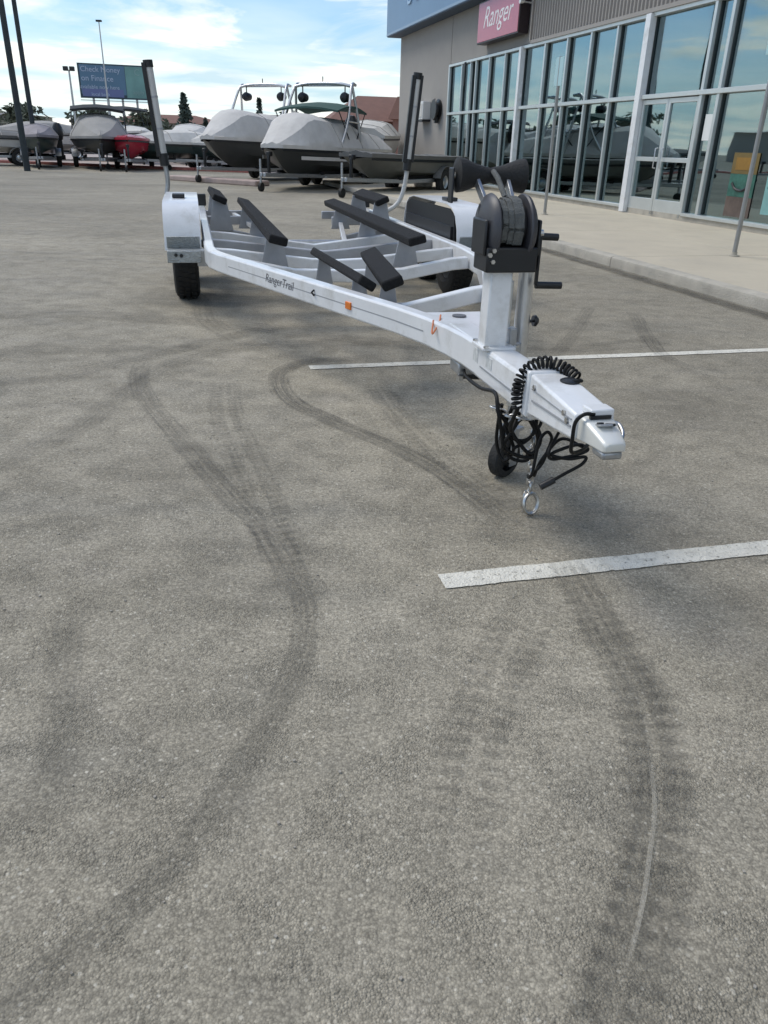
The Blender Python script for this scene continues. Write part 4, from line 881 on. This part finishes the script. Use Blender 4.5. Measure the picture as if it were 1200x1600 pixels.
pk = tag(MB().rect([(-7.1,27.5,.075),(-3.9,25.1,.075)],.6,.15).build('parking_island', mat('faded_pink_kerb',(.46,.36,.32),.85,var=.15), bevel=.03), 'low faded pink concrete kerb island left of the grey boats', 'kerb')
# ------------------------------------------------------------------ poles, billboard
def upole(x, y_, h, lab, ra=.115, arms=True):
    p = thing('utility_pole', lab, 'utility pole', (x,y_,0), R(20), 'utility poles at the left edge')
    b = MB(); b.lathe([(0,0),(0,ra),(h,ra*.7),(h,0)], 14, 'Z'); b.build('pole_shaft', POLEM, p, smooth=50)
    if arms:
        for z in (h-.6, h-1.8):
            b = MB(); b.box((0,0,z),(2.6,.12,.14)); ar = b.build('crossarm', POLEM, p)
            for q in (-1.2,-.5,.5,1.2):
                b = MB(); b.lathe([(0,0),(0,.05),(.08,.07),(.14,.04),(.2,.05),(.2,0)],8,'Z',(q,0,z+.07)); b.build('insulator', GREYP, ar)
    return p
upole(-13.56,31.2,11,'thick dark utility pole at the far left edge, nearer of two'); upole(-14.75,35.1,11.5,'thinner dark utility pole right of the thick one at the left edge', .10)
p = thing('light_pole', 'thin tall mast rising behind the left end of the billboard', 'light pole', (-28.0,85.0,0), 0)
b = MB(); b.lathe([(0,0),(0,.10),(11.0,.05),(11.0,0)],10,'Z'); b.build('pole_shaft', GALV, p, smooth=50); b = MB(); b.box((0,0,11),(.5,.3,.15)); b.build('lamp_head', BLKP, p)
p = thing('parking_lamp', 'distant parking lot lamp left of the billboard', 'street lamp', (-34,92,0), R(10))
b = MB(); b.lathe([(0,0),(0,.14),(7.4,.09),(7.4,0)],10,'Z'); b.build('pole_shaft', GALV, p, smooth=50)
for q in (-.32,.32):
    b = MB(); b.box((q,0,7.5),(.5,.4,.42)); b.build('lamp_head', BLKP, p, bevel=.05)
p = thing('parking_lamp', 'dark lamp pole standing left of the lot, reflected in the right windows', 'street lamp', (-8.6,7.0,0), R(10))
b = MB(); b.lathe([(0,0),(0,.08),(5.2,.05),(5.2,0)],10,'Z'); b.build('pole_shaft', BLKP, p, smooth=50); b = MB(); b.box((0,0,5.3),(.4,.4,.5)); b.build('lamp_head', BLKP, p, bevel=.05)
bb = thing('billboard', 'large blue and teal billboard with pale lettering above the parked boats', 'billboard', (-48.7,152.0,0), R(17))
W2, z0_, z1_ = 5.65, 7.15, 12.4
b = MB(); b.box((0,0,(z0_+z1_)/2),(2*W2,.4,z1_-z0_)); b.build('panel', mat('billboard_frame',(.03,.06,.08),.5), bb)
b = MB(); b.box((-W2*.30,-.22,(z0_+z1_)/2+.2),(W2*1.30,.03,4.4)); b.build('blue_artwork', BBLUE, bb); b = MB(); b.box((W2*.66,-.22,(z0_+z1_)/2),(W2*.60,.03,4.8)); b.build('teal_artwork', BTEAL, bb)
b = MB(); b.box((-W2*.33,-.25,z0_+.85),(W2*1.2,.03,1.2)); b.build('violet_band', BPURP, bb)
for body, x, z, sz, m_ in (('Check Money',-2.0,11.5,1.15,BTXT),('on Finance',-2.6,10.15,1.2,BTXT),('available now here',-2.3,8.85,.85,BTXT),('local bank',-2.3,7.75,.75,BTXT),('C',4.0,11.3,1.4,BTXT2),('apply',4.0,8.3,.9,BTXT2)):
    text('lettering', body, sz, m_, bb, (x,-.29,z), (R(90),0,0), .02)
for x in (-3.6,-1.2,1.2,3.6): b = MB(); b.lathe([(0,0),(0,.22),(7.2,.2),(7.2,0)],10,'Z',(x,.3,0)); b.build('support_post', GALV, bb, smooth=50)
b = MB(); b.box((0,-.7,z0_-.35),(2*W2,.9,.06)); b.build('catwalk', BLKP, bb)
# ------------------------------------------------------------------ distant houses and trees
def house(loc, rz, lab, w_, d_, hw, hr, wm, rm, win=4, name='house', hip=True):
    h = thing(name, lab, 'building', loc, rz)
    b = MB(); b.box((0,0,hw/2),(w_,d_,hw)); b.build('wall', wm, h)
    b = MB(); o_ = .5; r1 = .22*w_ if hip else w_/2+o_
    b.add([(-w_/2-o_,-d_/2-o_,hw),(w_/2+o_,-d_/2-o_,hw),(w_/2+o_,d_/2+o_,hw),(-w_/2-o_,d_/2+o_,hw),(-r1,0,hw+hr),(r1,0,hw+hr)],[(0,1,5,4),(1,2,5),(2,3,4,5),(3,0,4),(3,2,1,0)]); b.build('roof', rm, h)
    for i in range(win):
        x = -w_/2+w_*(i+.5)/win; b = MB(); b.box((x,-d_/2-.02,hw*.5),(w_/win*.45,.06,hw*.38)); b.build('window', BLKP, h)
    return h
house((-1.2,66,0),R(10),'brown house with steep brown roof between the white boat and the store',7.6,7,2.7,1.75,BWALL,BROOF,0)
b = thing('mansard_wing', 'squat brown roofed wing right of the steep brown roof', 'building', (1.9,62,0), R(-8)); q = MB(); q.box((0,0,1.4),(3.4,5,2.8)); q.build('wall', BWALL, b); q = MB(); q.add([(-2,-2.8,2.8),(2,-2.8,2.8),(2,2.8,2.8),(-2,2.8,2.8),(-1.5,-2.0,4.2),(1.5,-2.0,4.2),(1.5,2.0,4.2),(-1.5,2.0,4.2)],[(0,1,5,4),(1,2,6,5),(2,3,7,6),(3,0,4,7),(4,5,6,7),(3,2,1,0)]); q.build('roof', BROOF, b)
for i, (x, y_, w_, hw, hr, wm, rm, lb) in enumerate([(-62,125,22,3.6,.6,BTRIM,BLDG2,'long low cream building far behind the billboard'),(-92,128,30,4.2,.5,BLDG2,BTRIM,'long grey building at the far left skyline'),(-34,130,18,3.2,1.2,BTRIM,BROOF,'low house with brown roof far behind the pine trees'),(-17,128,16,3.4,1.3,BTRIM,BLDG2,'low cream house right of the pine trees'),(-128,100,34,4.5,.5,BTRIM,BLDG2,'wide cream building outside the left edge')]):
    house((x,y_,0),R(12),lb,w_,9,hw,hr,wm,rm,5)
def tree(x, y_, h, wd, lab, m_=LEAF1, conical=True, n=900, leaf=.28):
    t = thing('pine_tree' if conical else 'tree', lab, 'tree', (x,y_,0))
    b = MB(); b.tube([(0,0,0),(.05*wd,.0,h*.4),(0,.03,h*.95)], .05*h**.5, 8); b.build('trunk', TRUNK, t)
    rnd = random.Random(int(x*13+y_*7)); b = MB(); cl = [(rnd.uniform(0,2*pi), rnd.uniform(.15,1), rnd.uniform(.5,1.15)) for _ in range(26)]
    for _ in range(n):
        a0, hh, s_ = rnd.choice(cl)
        if conical:
            z = h*(.12+.88*min(1,max(0,hh+rnd.gauss(0,.05)))); rad = wd/2*(1.03-(z/h))*s_; a = a0+rnd.gauss(0,.35); rr_ = rad*rnd.uniform(.1,1)
        else:
            z = h*(.5+.42*(hh*2-1)*.9)+rnd.gauss(0,.05*h); rad = wd/2*math.sqrt(max(.05,1-((z/h-.58)/.45)**2))*s_; a = a0+rnd.gauss(0,.45); rr_ = rad*rnd.uniform(.2,1)
        c = Vector((rr_*cos(a), rr_*sin(a), z)); d1 = Vector((rnd.gauss(0,1),rnd.gauss(0,1),rnd.gauss(0,.6))).normalized()*leaf*rnd.uniform(.6,1.5); d2 = Vector((rnd.gauss(0,1),rnd.gauss(0,1),rnd.gauss(0,1))).normalized()*leaf*rnd.uniform(.4,.9)
        b.add([c-d1,c+d2,c+d1,c-d2],[(0,1,2,3)])
    b.build('crown', m_, t); return t
tree(-28.6,118,6.6,4.6,'pointed pine rising right of the billboard, tallest on the skyline',LEAF1,True,1100,.35)
tree(-26.3,120,4.2,2.4,'small pine just right of the tallest pine',LEAF1,True,500,.3)
tree(-19.0,122,6.4,3.4,'slim conifer seen through the left boat tower',LEAF1,True,700,.32)
for i, (x, y_, h, wd, lb) in enumerate([(-75,112,6.5,8,'round tree at the far left skyline'),(-66,118,5.6,7,'low round tree beside the far left pole'),(-58,121,6.2,7,'bushy tree under the left end of the billboard'),(-49,114,5.0,6,'low tree below the billboard'),(-41,118,5.4,7,'wide tree right of the billboard'),(-33,116,4.6,6,'squat tree left of the tall pine'),(-22,117,4.4,6,'squat tree right of the tall pine'),(-14,118,5.0,6,'low tree behind the boat towers'),(-85,104,7,9,'big round tree beyond the left edge'),(-60,40,7,8,'leafy tree on the left side reflected in the glass'),(-48,30,6.5,8,'second leafy tree reflected in the glass'),(-46,18,7.5,8,'third leafy tree reflected in the right glass'),(-38,6,6.5,8,'fourth leafy tree beside the lot to the left')]):
    tree(x,y_,h,wd,lb,LEAF2,False,900,.42)
# jack stand / jerry can near the far wall
jc = thing('water_heater_box', 'pale plastic tank with black lid on the sidewalk near the wall corner', 'tank', fw(-1.6,8.6,.12), AZ)
b = MB(); b.box((0,0,.28),(.5,.4,.56)); b.build('tank', HWHITE, jc, bevel=.06); b = MB(); b.box((0,0,.60),(.54,.44,.06)); b.build('lid', BLKP, jc, bevel=.02)
jc.name = 'plastic_tank'
# cracked bits: pebbles scattered on the asphalt
b = MB(); rnd = random.Random(3)
for _ in range(520):
    x = rnd.uniform(-2.2,2.4); y_ = rnd.uniform(.55,6.5); s_ = rnd.uniform(.0012,.0035)
    b.box((x,y_,.0022),(s_*2,s_*1.6,s_*1.3),Matrix.Rotation(rnd.uniform(0,3),3,'Z'))
o = b.build('loose_grit', mat('grit',(.36,.33,.28),.9)); o['kind'] = 'stuff'
